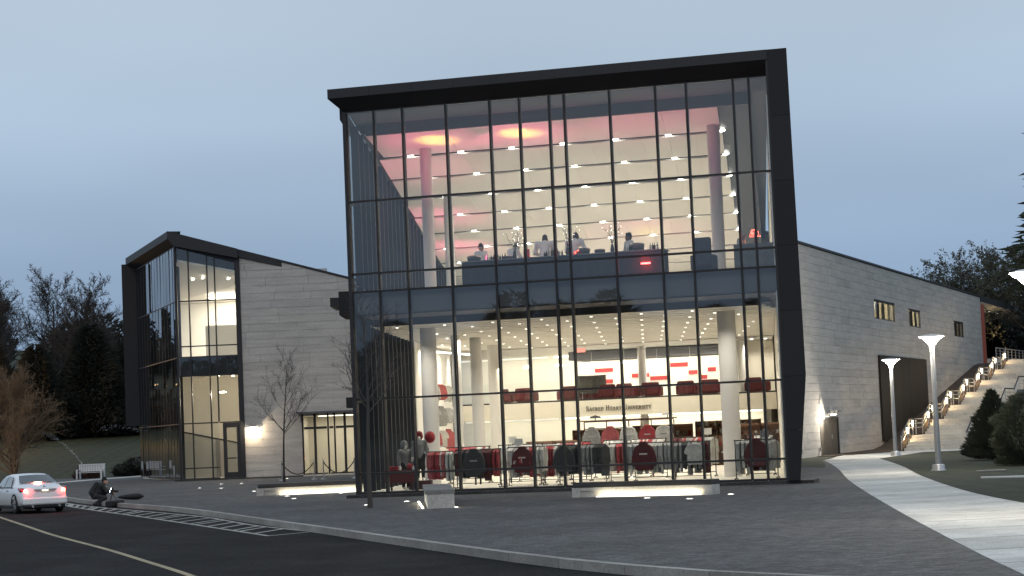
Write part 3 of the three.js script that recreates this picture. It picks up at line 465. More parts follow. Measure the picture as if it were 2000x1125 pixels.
  // twin floodlight over the door
  const f = thing('twin_floodlight', 'twin headed floodlight with bent arms above the service door', 'lamp', R3(7.0, 2.42, 0), RT);
  part('base_box', rbx(-.12, .12, -.1, .1, 0, .1, .02), mat.steel, f); part('arm', path3([[0, .0, .08], [-.4, .28, .3], [-.9, .3, .42], [-1.05, .06, .45]], .022, 6, 20), mat.steel, f); part('arm', path3([[0, .02, .08], [.7, .34, .3], [1.5, .34, .42], [2.0, .2, .5]], .022, 6, 20), mat.steel, f);
  part('flood_head', rbx(-.35, .25, -.12, .1, .2, .5, .04), mat.steel, f); part('lamp_glass', bx(-.3, .2, -.14, -.121, .24, .46), glow(1, .95, .85, 60), f);
  part('flood_head', rbx(1.3, 1.8, .02, .14, .3, .55, .04), mat.steel, f);
  light(new THREE.SpotLight(0xfff0d8, 60, 0, 1.25, .9), R3(6.6, 2.2, .75), R3(1.0, 1.2, .0));
}
// ---------- outdoor stairs: seven skewed flights ----------
const stair = thing('stone_staircase', 'long pale outdoor staircase climbing beside the stone wall in seven flights', 'stairs', [22.3, 0, -119]);
const flights = 7, RIS = .173, TR = .6, LAND = 3.7, SK = .387, SW = 3.5;
{
  let y = 0, t = 0; const sm = [M(.92, .88, .80, .85, { map: tConcrete }), M(.88, .84, .76, .85, { map: tConcrete })];
  const block = (t0, t1, y0, y1, m, name) => part(name, hexa([[SK * t0, y0, -t0], [SK * t0 + SW, y0, -t0], [SK * t1 + SW, y0, -t1], [SK * t1, y0, -t1]], [[SK * t0, y1, -t0], [SK * t0 + SW, y1, -t0], [SK * t1 + SW, y1, -t1], [SK * t1, y1, -t1]]), m, stair);
  for (let f = 0; f < flights; f++) {
    for (let i = 0; i < 5; i++) { y += RIS; if (i < 4) { block(t, t + TR - .003, Math.max(-.1, y - .5), y, sm[i % 2], 'step'); t += TR; } }
    block(t, t + LAND + TR - .003, y - .6, y, sm[f % 2], 'landing'); t += LAND + TR;
  }
  block(t, t + 8, y - .6, y + .004, sm[0], 'top_landing');
  for (const [o, w] of [[-.42, .4], [SW + .02, .4]]) { // cheek walls stepping with the flights
    let tt = 0, yy = 0; for (let f = 0; f < flights; f++) { const t1 = tt + 4 * TR, t2 = t1 + LAND + TR, y1 = yy + 5 * RIS; part('cheek_wall', hexa([[SK * tt + o, yy - .6, -tt], [SK * tt + o + w, yy - .6, -tt], [SK * t2 + o + w, y1 - .6, -t2], [SK * t2 + o, y1 - .6, -t2], ], [[SK * tt + o, yy + .1, -tt], [SK * tt + o + w, yy + .1, -tt], [SK * t1 + o, y1 + .04, -t1], [SK * t1 + o + w, y1 + .04, -t1], [SK * t2 + o + w, y1 + .04, -t2 + .01], [SK * t2 + o, y1 + .04, -t2 + .01]]), o < 0 ? mat.dirt : mat.granite, stair); tt = t2; yy = y1; }
  }
}
function rail(name, label, off, lit) {
  const r = thing(name, label, 'handrail', [22.3, 0, -119]); const pts = []; let t = 0, y = 0;
  for (let f = 0; f < flights; f++) { pts.push([SK * t + off, y + .95, -t]); t += 4 * TR + .15; y += 5 * RIS; pts.push([SK * t + off, y + .95, -t]); t += LAND + TR - .15; }
  for (let i = 0; i + 1 < pts.length; i++) { part('top_rail', tube(pts[i], pts[i + 1], .045, .045, 8), mat.dark, r); part('lower_rail', tube([pts[i][0], pts[i][1] - .25, pts[i][2]], [pts[i + 1][0], pts[i + 1][1] - .25, pts[i + 1][2]], .018, .018, 6), mat.steel, r); part('mid_rail', tube([pts[i][0], pts[i][1] - .5, pts[i][2]], [pts[i + 1][0], pts[i + 1][1] - .5, pts[i + 1][2]], .018, .018, 6), mat.steel, r); }
  const lp = glow(1, .92, .75, 6);
  for (let i = 0; i < pts.length; i++) {
    const p = pts[i]; part('post', tube([p[0], p[1] - 1.02, p[2]], p, .028, .028, 8), mat.steel, r);
    if (i % 2 && i + 1 < pts.length) { const q = pts[i + 1], m = [(p[0] + q[0]) / 2, (p[1] + q[1]) / 2, (p[2] + q[2]) / 2]; part('post', tube([m[0], m[1] - 1.02, m[2]], m, .028, .028, 8), mat.steel, r); }
    if (lit) { const o = i % 2 ? .35 : .25, q = pts[Math.min(pts.length - 1, i + 1)], s = i % 2 ? .12 : .55, m = [p[0] + (q[0] - p[0]) * s + .12, p[1] + (q[1] - p[1]) * s, p[2] + (q[2] - p[2]) * s]; if (i + 1 < pts.length) { part('light_post', tube([m[0], m[1] - 1.0, m[2]], [m[0], m[1] - .42, m[2]], .022, .022, 6), mat.steel, r); part('post_light', cyl(.035, .06, .34, m[0], m[1] - .42, m[2], 10), lp, r); light(new THREE.PointLight(0xffdba6, 5.5), [22.3 + m[0], m[1] - .25, -119 + m[2]]); } }
  }
}
rail('lit_handrail', 'dark handrail with glowing post lights between stairs and stone wall', -.15, true);
rail('plain_handrail', 'dark handrail without lights on the shrub side of the stairs', SW + .15, false);
{
  const r = thing('terrace_railing', 'steel terrace railing with upright bars at the top of the stairs', 'railing', R3(68.6, 6.4, 1.0), RT);
  part('top_rail', tube([0, 1.0, 0], [20, 1.0, .6], .04), mat.steel, r); for (let i = 0; i <= 10; i++) part('post', tube([i * 2, 0, i * .06], [i * 2, 1.0, i * .06], .045), mat.steel, r); for (const h of [.25, .5, .75]) part('wire', tube([0, h, 0], [20, h, .6], .015, .015, 5), mat.steel, r);
}
// ---------- lamp posts ----------
function lampPost(label, X, Z, k, warm, y0 = 0) {
  const o = thing('lamp_post', label, 'lamp post', [X, y0, -Z], 0, 'lamp posts along the paths');
  part('base', lathe([[.001, .26], [.17, .26], [.24, .22], [.24, .08], [.29, .06], [.29, 0]], 24), mat.steel, o);
  part('pole', cyl(.11, .085, 4.32, 0, .24, 0, 20), mat.steel, o);
  const head = part('lamp_cone', lathe([[.085, 4.55], [.1, 4.68], [.17, 4.78], [.28, 4.88]], 28), glow(1, warm ? .82 : .97, warm ? .5 : .9, warm ? 7 : 9), o);
  part('reflector_disc', lathe([[.28, 4.88], [.46, 5.0], [.475, 5.03], [.28, 5.08], [.001, 5.1]], 28), M(.7, .7, .68, .4), o);
  part('glow_disc', lathe([[.275, 4.886], [.455, 5.0], [.001, 5.0]], 28), glow(1, warm ? .82 : .97, warm ? .5 : .9, warm ? 9 : 14), o);
  light(new THREE.PointLight(warm ? 0xffc078 : 0xfff3df, k), [X - .8, y0 + 4.75, -Z + .3]); light(new THREE.PointLight(warm ? 0xffc078 : 0xfff3df, k * .7), [X + .8, y0 + 4.75, -Z + .3]);
  return o;
}
lampPost('lamp post with flared glowing head on the lawn, on a wide round base', 15.58, 76.52, 36);
lampPost('lamp post with flared glowing head beside the path fork before the dark panels', 19.59, 106.99, 44);
lampPost('big bright lamp head cut off by the edge of the view above the lawn', 10.86, 42.7, 42);
lampPost('lamp post with amber head on the grassy slope, mirrored in the wing glass', -49, 176, 120, true, 2.4);
lampPost('lamp post with amber head beside the road near the tan tree', -37, 116, 45, true, -.15);
// ---------- trees and shrubs ----------
class Segs { constructor() { this.p = []; this.n = []; this.i = []; }
  seg(a, b, r0, r1, k) { const d = b.clone().sub(a).normalize(), u = Math.abs(d.y) < .9 ? new THREE.Vector3(0, 1, 0) : new THREE.Vector3(1, 0, 0), x = u.clone().cross(d).normalize(), y = d.clone().cross(x), o = this.p.length / 3;
    for (let q = 0; q < k; q++) { const t = q / k * Math.PI * 2, nx = x.x * Math.cos(t) + y.x * Math.sin(t), ny = x.y * Math.cos(t) + y.y * Math.sin(t), nz = x.z * Math.cos(t) + y.z * Math.sin(t); this.p.push(a.x + nx * r0, a.y + ny * r0, a.z + nz * r0, b.x + nx * r1, b.y + ny * r1, b.z + nz * r1); this.n.push(nx, ny, nz, nx, ny, nz); }
    for (let q = 0; q < k; q++) { const e = o + 2 * q, f = o + 2 * ((q + 1) % k); this.i.push(e, f, e + 1, f, f + 1, e + 1); } }
  quad(c, ax, ay) { const o = this.p.length / 3, n = ax.clone().cross(ay).normalize(); for (const [s, t] of [[-1, -1], [1, -1], [1, 1], [-1, 1]]) { this.p.push(c.x + ax.x * s + ay.x * t, c.y + ax.y * s + ay.y * t, c.z + ax.z * s + ay.z * t); this.n.push(n.x, n.y, n.z); } this.i.push(o, o + 1, o + 2, o, o + 2, o + 3); }
  tri(a, b, c) { const o = this.p.length / 3, n = b.clone().sub(a).cross(c.clone().sub(a)).normalize(); for (const v of [a, b, c]) { this.p.push(v.x, v.y, v.z); this.n.push(n.x, n.y, n.z); } this.i.push(o, o + 1, o + 2); }
  geo() { const g = new THREE.BufferGeometry(); g.setAttribute('position', new THREE.Float32BufferAttribute(this.p, 3)); g.setAttribute('normal', new THREE.Float32BufferAttribute(this.n, 3)); g.setAttribute('uv', new THREE.Float32BufferAttribute(new Float32Array(this.p.length / 3 * 2), 2)); g.setIndex(this.i); return g; } }
const V = (x, y, z) => new THREE.Vector3(x, y, z);
const randDir = () => { const z = rr(-1, 1), t = rr(0, 6.283), r = Math.sqrt(1 - z * z); return V(r * Math.cos(t), z, r * Math.sin(t)); };
function bareTree(o) { // o: h, clear, r, n (main limbs), up, spread, lv, twig, leaf
  const T = new Segs(), C = new Segs(), F = new Segs();
  const grow = (p, d, len, r, lv) => {
    const seg = lv === 1 ? 5 : lv === 2 ? 4 : 3, st = len / seg; let a = p.clone(), dir = d.clone();
    for (let s = 0; s < seg; s++) {
      dir.addScaledVector(randDir(), .16 + .05 * lv); dir.y += o.up * (lv === 1 ? .14 : .08); dir.normalize();
      const b = a.clone().addScaledVector(dir, st), r0 = r * (1 - s / seg * .7), r1 = r * (1 - (s + 1) / seg * .7);
      (lv <= 1 ? T : C).seg(a, b, r0, r1, lv <= 1 ? 5 : lv < o.lv ? 4 : 3);
      if (lv < o.lv && (s > 0 || lv > 1)) { const kids = lv === 1 ? o.k1 : lv === 2 ? o.k2 : o.k3; for (let q = 0; q < kids; q++) { const f = rnd(), c = a.clone().lerp(b, f), side = randDir(); side.addScaledVector(dir, -side.dot(dir)).normalize(); const nd = dir.clone().multiplyScalar(.75).addScaledVector(side, rr(.45, .85)).normalize(); grow(c, nd, len * rr(.32, .55) * (1 - .35 * s / seg), Math.max(o.twig, r1 * rr(.45, .65)), lv + 1); } }
      if (o.leaf && lv >= o.lv - 1) for (let q = 0; q < o.leaf; q++) { const c = b.clone().addScaledVector(randDir(), o.lr * 1.6), x = randDir(), y = randDir().cross(x).normalize(); F.quad(c, x.multiplyScalar(o.lr * rr(.5, 1)), y.multiplyScalar(o.lr * rr(.4, .8))); }
      a = b;
    }
  };
  let a = V(0, -.1, 0), dir = V(0, 1, 0); const N = 9, lean = o.lean || 0;
  for (let s = 0; s < N; s++) {
    const b = a.clone().addScaledVector(dir, (o.h * (o.lead || .92)) / N), r0 = o.r * Math.pow(1 - s / N, .75) + o.twig, r1 = o.r * Math.pow(1 - (s + 1) / N, .75) + o.twig; T.seg(a, b, r0 * (s ? 1 : 1.25), r1, 8);
    for (let q = 0; q < Math.ceil(o.n / N) + 1; q++) { const f = rnd(), c = a.clone().lerp(b, f); if (c.y < o.clear) continue; const k = (c.y - o.clear) / (o.h - o.clear), t = rr(0, 6.283), el = .5 + .5 * k; const d = V(Math.cos(t) * (1 - el * .55), el * .75 + .25 * o.up, Math.sin(t) * (1 - el * .55)).normalize(); grow(c, d, o.spread * (1 - .62 * k) * rr(.75, 1.15), r1 * rr(.4, .6), 1); }
    dir.addScaledVector(randDir(), .05); dir.x += lean; dir.normalize(); a = b;
  }
  return { trunk: T.geo(), crown: C.geo(), leaves: o.leaf ? F.geo() : null };
}
const bark = M(.052, .045, .04, .95, { bumpMap: tFine, bumpScale: .004 }), barkGrey = M(.10, .095, .09, .95), barkTan = M(.20, .145, .095, .95);
const leafSpring = MP(.075, .075, .04, .9, { side: THREE.DoubleSide, transmission: .3, thickness: 0 });
function tree(name, label, g, X, Z, y, m, mc, turn = 0, group, sc = 1, leafM) { const t = thing(name, label, 'tree', [X, y, -Z], turn, group); part('trunk', g.trunk, m, t); part('crown', g.crown, mc || m, t); if (g.leaves) part('leaves', g.leaves, leafM || leafSpring, t); t.scale.setScalar(sc); return t; }
const young = { h: 6.4, clear: 2.2, r: .055, n: 30, up: .8, spread: 2.3, lv: 3, twig: .006, k1: 2, k2: 2, k3: 0 };
seed = 77; tree('young_bare_tree', 'slender bare young tree in front of the glass hall corner', bareTree({ ...young, r: .07, h: 6.2, clear: 2.4, spread: 2.6, n: 12, twig: .0045 }), -4.61, 62.87, 0, M(.06, .054, .05, .95));
seed = 91; tree('young_bare_tree', 'bare young tree in front of the pale stone wing', bareTree({ ...young, h: 6.7, clear: 2.1, spread: 2.5, n: 16, twig: .0045 }), -12.15, 105.96, 0, M(.05, .045, .042, .95));
const big = { h: 13.6, clear: 4, r: .24, n: 26, up: .75, spread: 5.6, lv: 4, twig: .016, k1: 2, k2: 2, k3: 2 };
seed = 5; const bt = [bareTree(big), bareTree({ ...big, h: 14, spread: 6.2, n: 22 }), bareTree({ ...big, h: 12, spread: 5, up: 1.0 })];
const gz = (X, Z) => ground(X, Z) - .1;
[[0, -49.5, 196, .2, 1, 'tall bare tree at the far edge of the wood, cut by the frame'], [1, -45.3, 202, 1.2, 1, 'tallest bare tree above the slope with an open rounded crown'], [0, -41.6, 198, 2.4, 1, 'tall bare tree with fanned branches nearest the stone wing'], [2, -54, 215, 3.3, 1.1, 'slender bare tree behind the wood at the frame edge'], [2, -38.5, 222, 4.0, .82, 'small bare tree low behind the dark evergreens'], [2, -47.2, 226, 5.1, 1.0, 'bare tree half hidden behind the two tallest trees'], [1, -34.5, 226, .7, .7, 'low bare tree just beside the wing end fin']].forEach(([k, X, Z, t, s, l]) => tree('tall_bare_tree', l, bt[k], X, Z, gz(X, Z), bark, bark, t, 'bare trees of the wood behind the slope', s));
seed = 31; tree('tan_bare_tree', 'low spreading tan bare tree lit by a street lamp', bareTree({ h: 6.2, clear: .5, r: .14, n: 34, up: .7, spread: 4.2, lv: 4, twig: .008, k1: 3, k2: 2, k3: 2 }), -30.6, 124.5, -.1, barkTan, barkTan);
seed = 44; const leafy = bareTree({ h: 10.2, lead: .62, clear: 2.6, r: .3, n: 24, up: .62, spread: 6.6, lv: 4, twig: .013, k1: 2, k2: 2, k3: 1, leaf: 1, lr: .075 });
[[41.6, 186, .5, 1.0, 'leafing tree rising above the roof of the long stone hall'], [49.0, 190, 2.2, 1.15, 'leafing tree behind the terrace, darker, cut by the frame'], [46.5, 205, 3.7, .75, 'smaller leafing tree behind the end canopy']].forEach(([X, Z, t, s, l]) => tree('leafing_tree', l, leafy, X, Z, gz(X, Z) - .3, bark, bark, t, 'leafing trees at the top of the stairs', s));
function evergreen(o) { // o: h, r, n sprays, s spray size, shape(k) radius factor by height
  const T = new Segs(), C = new Segs(); T.seg(V(0, -.1, 0), V(0, o.h * .85, 0), o.r * .08, .02, 7);
  const ph = rnd() * 50;
  for (let i = 0; i < o.n; i++) {
    const k = 1 - Math.pow(rnd(), .62), t = rr(0, 6.283), y = o.h * (.02 + .98 * k);
    const bump = .62 + .75 * vnoise(Math.cos(t) * 2.2 + ph, k * 6.5, Math.sin(t) * 2.2 + ph), R = o.r * o.shape(k) * bump, q = Math.pow(rnd(), .28), c = V(Math.cos(t) * R * q, y, Math.sin(t) * R * q);
    const out = V(Math.cos(t), o.lift + rr(-.25, .35), Math.sin(t)).addScaledVector(randDir(), .45).normalize(), side = out.clone().cross(randDir()).normalize(), L = o.s * rr(.6, 1.5), w = L * rr(.10, .2);
    const tip = c.clone().addScaledVector(out, L); C.tri(c.clone().addScaledVector(side, w), c.clone().addScaledVector(side, -w), tip);
    const up = out.clone().cross(side).multiplyScalar(w); C.tri(c.clone().add(up), c.clone().sub(up), tip);
  }
  const core = new THREE.IcosahedronGeometry(1, 3), P = core.attributes.position; for (let i = 0; i < P.count; i++) { const x = P.getX(i), y = P.getY(i), z = P.getZ(i), k = (y + 1) / 2, b = .45 + .35 * vnoise(x * 3 + ph, y * 3, z * 3); P.setXYZ(i, x * o.r * b * Math.max(.12, o.shape(k)), k * o.h * .88, z * o.r * b * Math.max(.12, o.shape(k))); } core.computeVertexNormals();
  const a = C.geo(); const cg = core.index ? core.toNonIndexed() : core; const ag = a.toNonIndexed(); for (const n of Object.keys(cg.attributes)) if (!ag.attributes[n]) cg.deleteAttribute(n);
  return { trunk: T.geo(), crown: mergeGeometries([ag, cg]) };
}
const greens = [MP(.035, .047, .026, .9, { side: THREE.DoubleSide, transmission: .2, thickness: 0 }), MP(.055, .068, .042, .9, { side: THREE.DoubleSide, transmission: .2, thickness: 0 }), MP(.022, .026, .02, .9, { side: THREE.DoubleSide })];
const cone = k => Math.min(1, k * 8 + .5) * Math.pow(1 - k, .75) * 1.1, dome = k => Math.sqrt(Math.max(0, 1 - Math.pow(k, 2.4))) * (.8 + .2 * Math.min(1, k * 5));
seed = 61;
const shrubA = evergreen({ h: 3.1, r: 1.25, n: 9000, s: .16, lift: .7, shape: cone }), shrubB = evergreen({ h: 2.9, r: 1.5, n: 11000, s: .15, lift: .4, shape: dome });
[[shrubA, 20.8, 90, 0, .98, 0, 'pointed dark evergreen shrub beside the foot of the stairs'], [shrubB, 19.75, 79.5, 1, .98, .7, 'broad rounded evergreen shrub on the lawn in front of the stairs'], [shrubB, 21.9, 82, 1, 1.1, 2.7, 'rounded evergreen shrub cut off by the frame edge'], [shrubA, 23.6, 97, 0, .9, 3.1, 'dark evergreen shrub between the pointed shrub and the stairs'], [shrubB, 27.2, 107, 0, 1.0, 5, 'low evergreen shrub hiding the middle of the stairs']].forEach(([g, X, Z, m, s, t, l]) => { const o = thing('evergreen_shrub', l, 'shrub', [X, 0, -Z], t, 'evergreen shrubs on the lawn'); part('trunk', g.trunk, bark, o); part('crown', g.crown, greens[m], o); o.scale.setScalar(s); });
seed = 71;
const fir = evergreen({ h: 11, r: 3.6, n: 12000, s: .5, lift: .1, shape: k => Math.min(1, k * 5 + .5) * Math.pow(1 - k, .55) * 1.05 });
[[-39.0, 188, 0, .95, 'broad dark evergreen tree below the bare trees'], [-43.6, 186, 1.3, .8, 'dark evergreen tree behind the tan tree'], [-35.3, 192, 2.2, .9, 'dark evergreen tree beside the wing end fin'], [-31.6, 200, 4.1, .85, 'dark evergreen tree mostly hidden behind the wing'], [-49, 190, 3.1, .9, 'dark evergreen tree at the frame edge behind the tan tree'], [49, 178, .4, 1.0, 'dark evergreen tree behind the terrace railing'], [54, 172, 2.0, 1.1, 'dark evergreen tree at the frame edge above the stairs'], [45.4, 196, 1.1, .55, 'low dark evergreen beside the lit window beyond the stairs']].forEach(([X, Z, t, s, l]) => { const o = thing('evergreen_tree', l, 'tree', [X, gz(X, Z), -Z], t, 'dark evergreen trees'); part('trunk', fir.trunk, bark, o); part('crown', fir.crown, greens[2], o); o.scale.setScalar(s); });
seed = 83; // low dark hedge shrubs at the foot of the slope and undergrowth under the wood
const bushG = evergreen({ h: 1.0, r: .9, n: 1800, s: .14, lift: .4, shape: dome }), browns = M(.07, .04, .03, .95, { side: THREE.DoubleSide });
[[-30.9, 147, browns, 1.1, 'low reddish brown shrub beside the white bench'], [-28.0, 150.5, greens[2], 1.25, 'low dark shrub on the wing side of the white bench'], [-26.7, 152, greens[2], 1.15, 'low dark shrub between white bench and stone wing'], [-28.9, 149.8, greens[2], .9, 'low dark shrub behind the white bench']].forEach(([X, Z, m, s, l]) => { const o = thing('low_shrub', l, 'shrub', [X, gz(X, Z) + .1, -Z], Z, 'low shrubs round the white bench'); part('trunk', bushG.trunk, bark, o); part('crown', bushG.crown, m, o); o.scale.setScalar(s); });
{ const gs = []; for (let i = 0; i < 46; i++) { const X = rr(-72, -24), Z = rr(186, 232), s = rr(2.2, 4.6); gs.push(new THREE.Matrix4().compose(V(X, gz(X, Z), -Z), new THREE.Quaternion().setFromAxisAngle(V(0, 1, 0), rr(0, 6)), V(s, s * rr(.9, 1.6), s))); } for (let i = 0; i < 30; i++) { const X = rr(34, 80), Z = rr(192, 240), s = rr(2.5, 4.5); gs.push(new THREE.Matrix4().compose(V(X, gz(X, Z), -Z), new THREE.Quaternion(), V(s, s * 1.3, s))); }
  for (let i = 0; i < 190; i++) { const a = rr(-1.9, 1.9), d = rr(250, 330), X = d * Math.sin(a), Z = 40 + d * Math.cos(a) * .9, s = rr(4.5, 7.5); if (Math.abs(X) < 34 && Z > 0) continue; gs.push(new THREE.Matrix4().compose(V(X, gz(X, Z), -Z), new THREE.Quaternion().setFromAxisAngle(V(0, 1, 0), rr(0, 6)), V(s, s * rr(1.1, 1.7), s))); }
  const im = new THREE.InstancedMesh(bushG.crown, greens[2], gs.length); gs.forEach((m, i) => im.setMatrixAt(i, m)); im.name = 'undergrowth'; im.userData = { kind: 'stuff', label: 'dark undergrowth of the woods behind the buildings', category: 'undergrowth' }; shade(im); scene.add(im); }
{ // near conifer whose twig tips reach into the frame at the edge
  seed = 19; const g = evergreen({ h: 13, r: 2.5, n: 9000, s: .34, lift: -.1, shape: k => (k < .42 ? .25 : 1) * Math.pow(1 - k, .4) * 1.15 });
  const o = thing('near_conifer', 'conifer beyond the frame edge with twig tips reaching in', 'tree', [16.3, 0, -56]); part('trunk', g.trunk, bark, o); part('crown', g.crown, greens[0], o);
}
{ // wood across the road, mirrored in the glass front
  seed = 23; const mir = evergreen({ h: 15, r: 7, n: 12000, s: .7, lift: .5, shape: dome });
  const spots = []; for (let i = 0; i < 20; i++) spots.push([-76 + i * 5.9, 168 + rr(-6, 6), rr(.86, .97)]); spots.push([-38.5, 162, 1.1], [-33, 164, 1.04], [-28, 160, 1.12]);
  spots.forEach(([s, n, k], i) => { const p = W3(s, 0, n), o = thing('roadside_tree', i > 19 ? 'tallest dark tree across the road, mirrored in the glass hall' : 'dark tree across the road, mirrored in the glass hall', 'tree', [p[0], ground(p[0], -p[2]) - .2, p[2]], i, i > 19 ? 'tallest trees across the road' : 'trees across the road'); part('trunk', mir.trunk, bark, o); part('crown', mir.crown, greens[2], o); o.scale.set(k, k, k); });
}
// ---------- lamps of the glass hall ----------
{
  const disc = cyl(.1, .12, .05, 0, -.05, 0, 14), gl = glow(1, .95, .86, 24), gs = glow(1, .95, .86, 4.5);
  const put = (s, y, n, label, group, m, k, cone, sc = 1) => { const p = W3(s, y, n), o = single('ceiling_downlight', disc, m, label, 'light', p, 0, group); o.scale.setScalar(sc); if (k) light(new THREE.SpotLight(0xfff3e2, k, 0, cone, 1), [p[0], p[1] - .09, p[2]], [p[0], p[1] - 5, p[2]]); };
  for (let i = 0; i < 8; i++) for (let j = -1; j < 7; j++) { const n = -7 - 3.87 * i, s = .1 - .55 * i + 2.07 * j; if (s < sL(n) + .7 || s > Math.min(13.6, sR(n) - .6)) continue; put(s, yC(n) + .06, n, 'bright recessed downlight in a slot of the sloping upper ceiling', 'downlights in the upper ceiling', gl, 14.5, 1.25); }
  for (let i = 0; i < 13; i++) for (let j = 0; j < 8; j++) { const n = -4.46 - 2.1 * i, s = sL(n) + 1.1 + (i % 2) * .9 + 1.9 * j; if (s > Math.min(13.8, sR(n) - .7)) continue; put(s, 6.25, n, 'small recessed downlight in the boarded shop ceiling', 'downlights in the shop ceiling', gs, i % 2 ? 0 : 27, 1.25, .42); }
  for (let j = 0; j < 8; j++) put(-5.2 + 2.0 * j, 2.74, -33.2, 'small downlight under the mezzanine', 'downlights under the mezzanine', gs, 9, 1.3, .7);
  for (let j = 0; j < 7; j++) { const p = W3(-3.4 + 1.75 * j, 5.45, -35.6), o = thing('pendant_light', 'small white pendant light hanging over the mezzanine seats', 'lamp', p, 0, 'pendant lights over the mezzanine'); part('rod', cyl(.012, .012, .95, 0, .1, 0, 6), mat.steel, o); part('shade', lathe([[.02, .12], [.1, .1], [.24, 0], [.23, -.02], [.001, -.02]], 16), gs, o); light(new THREE.PointLight(0xfff3e2, 10), [p[0], p[1] - .08, p[2]]); }
  for (const s of [9.0, 9.7]) put(s, 6.24, -33.2, 'small downlight in the beige mezzanine bay', 'downlights in the beige mezzanine bay', gs, 12, 1.2, .7);
  // concealed strip washing the back wall of the mezzanine, and added fill strips
  const strip = (s0, s1, y, n, label, k) => { single('wall_wash_strip', bx(-(s1 - s0) / 2, (s1 - s0) / 2, 0, .06, -.06, .06), glow(1, .96, .84, s1 < -2 ? 1 : 4), label, 'light', W3((s0 + s1) / 2, y, n), TURN); const l = new THREE.RectAreaLight(0xfff0d2, k, s1 - s0, .2), p = W3((s0 + s1) / 2, y - .05, n - .02), q = W3((s0 + s1) / 2, y - 3, n - 1.6); l.position.set(...p); l.lookAt(...q); scene.add(l); };
  strip(-3.4, 6.5, 6.1, -41.2, 'long strip light washing the white mezzanine back wall', 42);
  strip(-9, -3.8, 6.1, -41.2, 'added strip light brightening the mezzanine back wall behind the slim columns', 24);  // strip added only to brighten this wall, its own glow kept dim
  strip(-8.8, -3.4, 2.66, -41.6, 'added strip light brightening the wall under the mezzanine behind the slim columns', 22);  // also an added fill strip, lifts the dark wall under the mezzanine
  strip(-3, 8, 2.66, -41.6, 'long strip light washing the wall behind the shop shelves', 36);
  { const p = W3(-5.1, 5.9, -24), l = new THREE.RectAreaLight(0xffefd0, 20, .2, 9); single('display_strip_light', bx(-.05, .05, 0, .06, -4.5, 4.5), glow(1, .95, .82, 5), 'strip light above the merchandise bay along the blade wall', 'light', W3(-4.1, 5.95, -24), TURN); l.position.set(...W3(-4.05, 5.9, -24)); l.lookAt(...W3(-5.0, 3, -24)); scene.add(l); }
  // coloured event uplights on the upper floor behind the window line
  const up = (s, n, c, k, cone, ts, tn, core) => { const p = W3(s, 7.3, n), o = thing('event_uplight', core ? 'floor uplight throwing amber and pink light on the upper ceiling' : 'floor uplight throwing pink light on the upper ceiling', 'lamp', p, TURN, 'coloured uplights behind the upper window'); part('housing', lathe([[.001, 0], [.11, 0], [.12, .16], [.1, .17]], 16), mat.blackm, o); part('lamp_glass', cyl(.095, .095, .01, 0, .165, 0, 16), glow(c[0], c[1], c[2], 6), o); light(new THREE.SpotLight(lin(...c), k, 0, cone, .9), [p[0], p[1] + .22, p[2]], W3(ts, 13, tn)); if (core) light(new THREE.SpotLight(lin(1, .7, .1), k * 2.2, 0, .16, .9), [p[0], p[1] + .24, p[2]], W3(ts + .3, 13, tn)); };
  const pink = [1, .12, .3];
  up(1.3, -2.4, pink, 95, .44, 1.6, -4.6, true); up(4.6, -2.4, pink, 95, .44, 4.9, -4.6, true); up(7.4, -2.4, pink, 28, .6, 7.6, -4.4); up(10.0, -2.4, pink, 30, .6, 10.2, -4.2); up(12.9, -2.4, pink, 16, .6, 12.4, -4.2); up(-.2, -7, pink, 50, .6, -.6, -9); up(-2.4, -17, pink, 50, .6, -2.6, -19); up(-4.0, -24, pink, 50, .6, -4.2, -27); up(5.5, -20, pink, 35, .6, 5.5, -28, true);
}
// ---------- people and dummies ----------
function sdfGeo(bones, cell, blend = .05) { // bones: [x,y,z,r, x,y,z,r]
  let lo = [9, 9, 9], hi = [-9, -9, -9]; for (const b of bones) for (const o of [0, 4]) for (let k = 0; k < 3; k++) { lo[k] = Math.min(lo[k], b[o + k] - b[o + 3] - .06); hi[k] = Math.max(hi[k], b[o + k] + b[o + 3] + .06); }
  const c = lo.map((v, k) => (v + hi[k]) / 2), half = Math.max(...hi.map((v, k) => (v - lo[k]) / 2)) * 1.06, res = Math.min(76, Math.ceil(2 * half / cell));
  const mc = new MarchingCubes(res, mat.white, false, false, 60000); mc.isolation = 0; const hs = res / 2;
  for (let z = 0; z < res; z++) for (let y = 0; y < res; y++) for (let x = 0; x < res; x++) {
    const px = (x - hs) / hs * half + c[0], py = (y - hs) / hs * half + c[1], pz = (z - hs) / hs * half + c[2]; let d = 1e3;
    for (const b of bones) { const ax = b[4] - b[0], ay = b[5] - b[1], az = b[6] - b[2], l2 = ax * ax + ay * ay + az * az || 1e-9; let t = ((px - b[0]) * ax + (py - b[1]) * ay + (pz - b[2]) * az) / l2; t = t < 0 ? 0 : t > 1 ? 1 : t; const q = Math.hypot(px - b[0] - ax * t, py - b[1] - ay * t, pz - b[2] - az * t) - (b[3] + (b[7] - b[3]) * t); const h = Math.max(blend - Math.abs(d - q), 0) / blend; d = Math.min(d, q) - h * h * blend * .25; }
    mc.field[x + y * res + z * res * res] = -d;
  }
  mc.update(); const n = mc.count, g = new THREE.BufferGeometry(); g.setAttribute('position', new THREE.BufferAttribute(mc.positionArray.slice(0, n * 3), 3)); g.setAttribute('normal', new THREE.BufferAttribute(mc.normalArray.slice(0, n * 3), 3)); g.setAttribute('uv', new THREE.BufferAttribute(new Float32Array(n * 2), 2));
  g.scale(half, half, half).translate(...c); return g;
}
const skin = M(.42, .25, .18, .6), skinD = M(.12, .065, .045, .6), hairD = M(.014, .012, .011, .8);
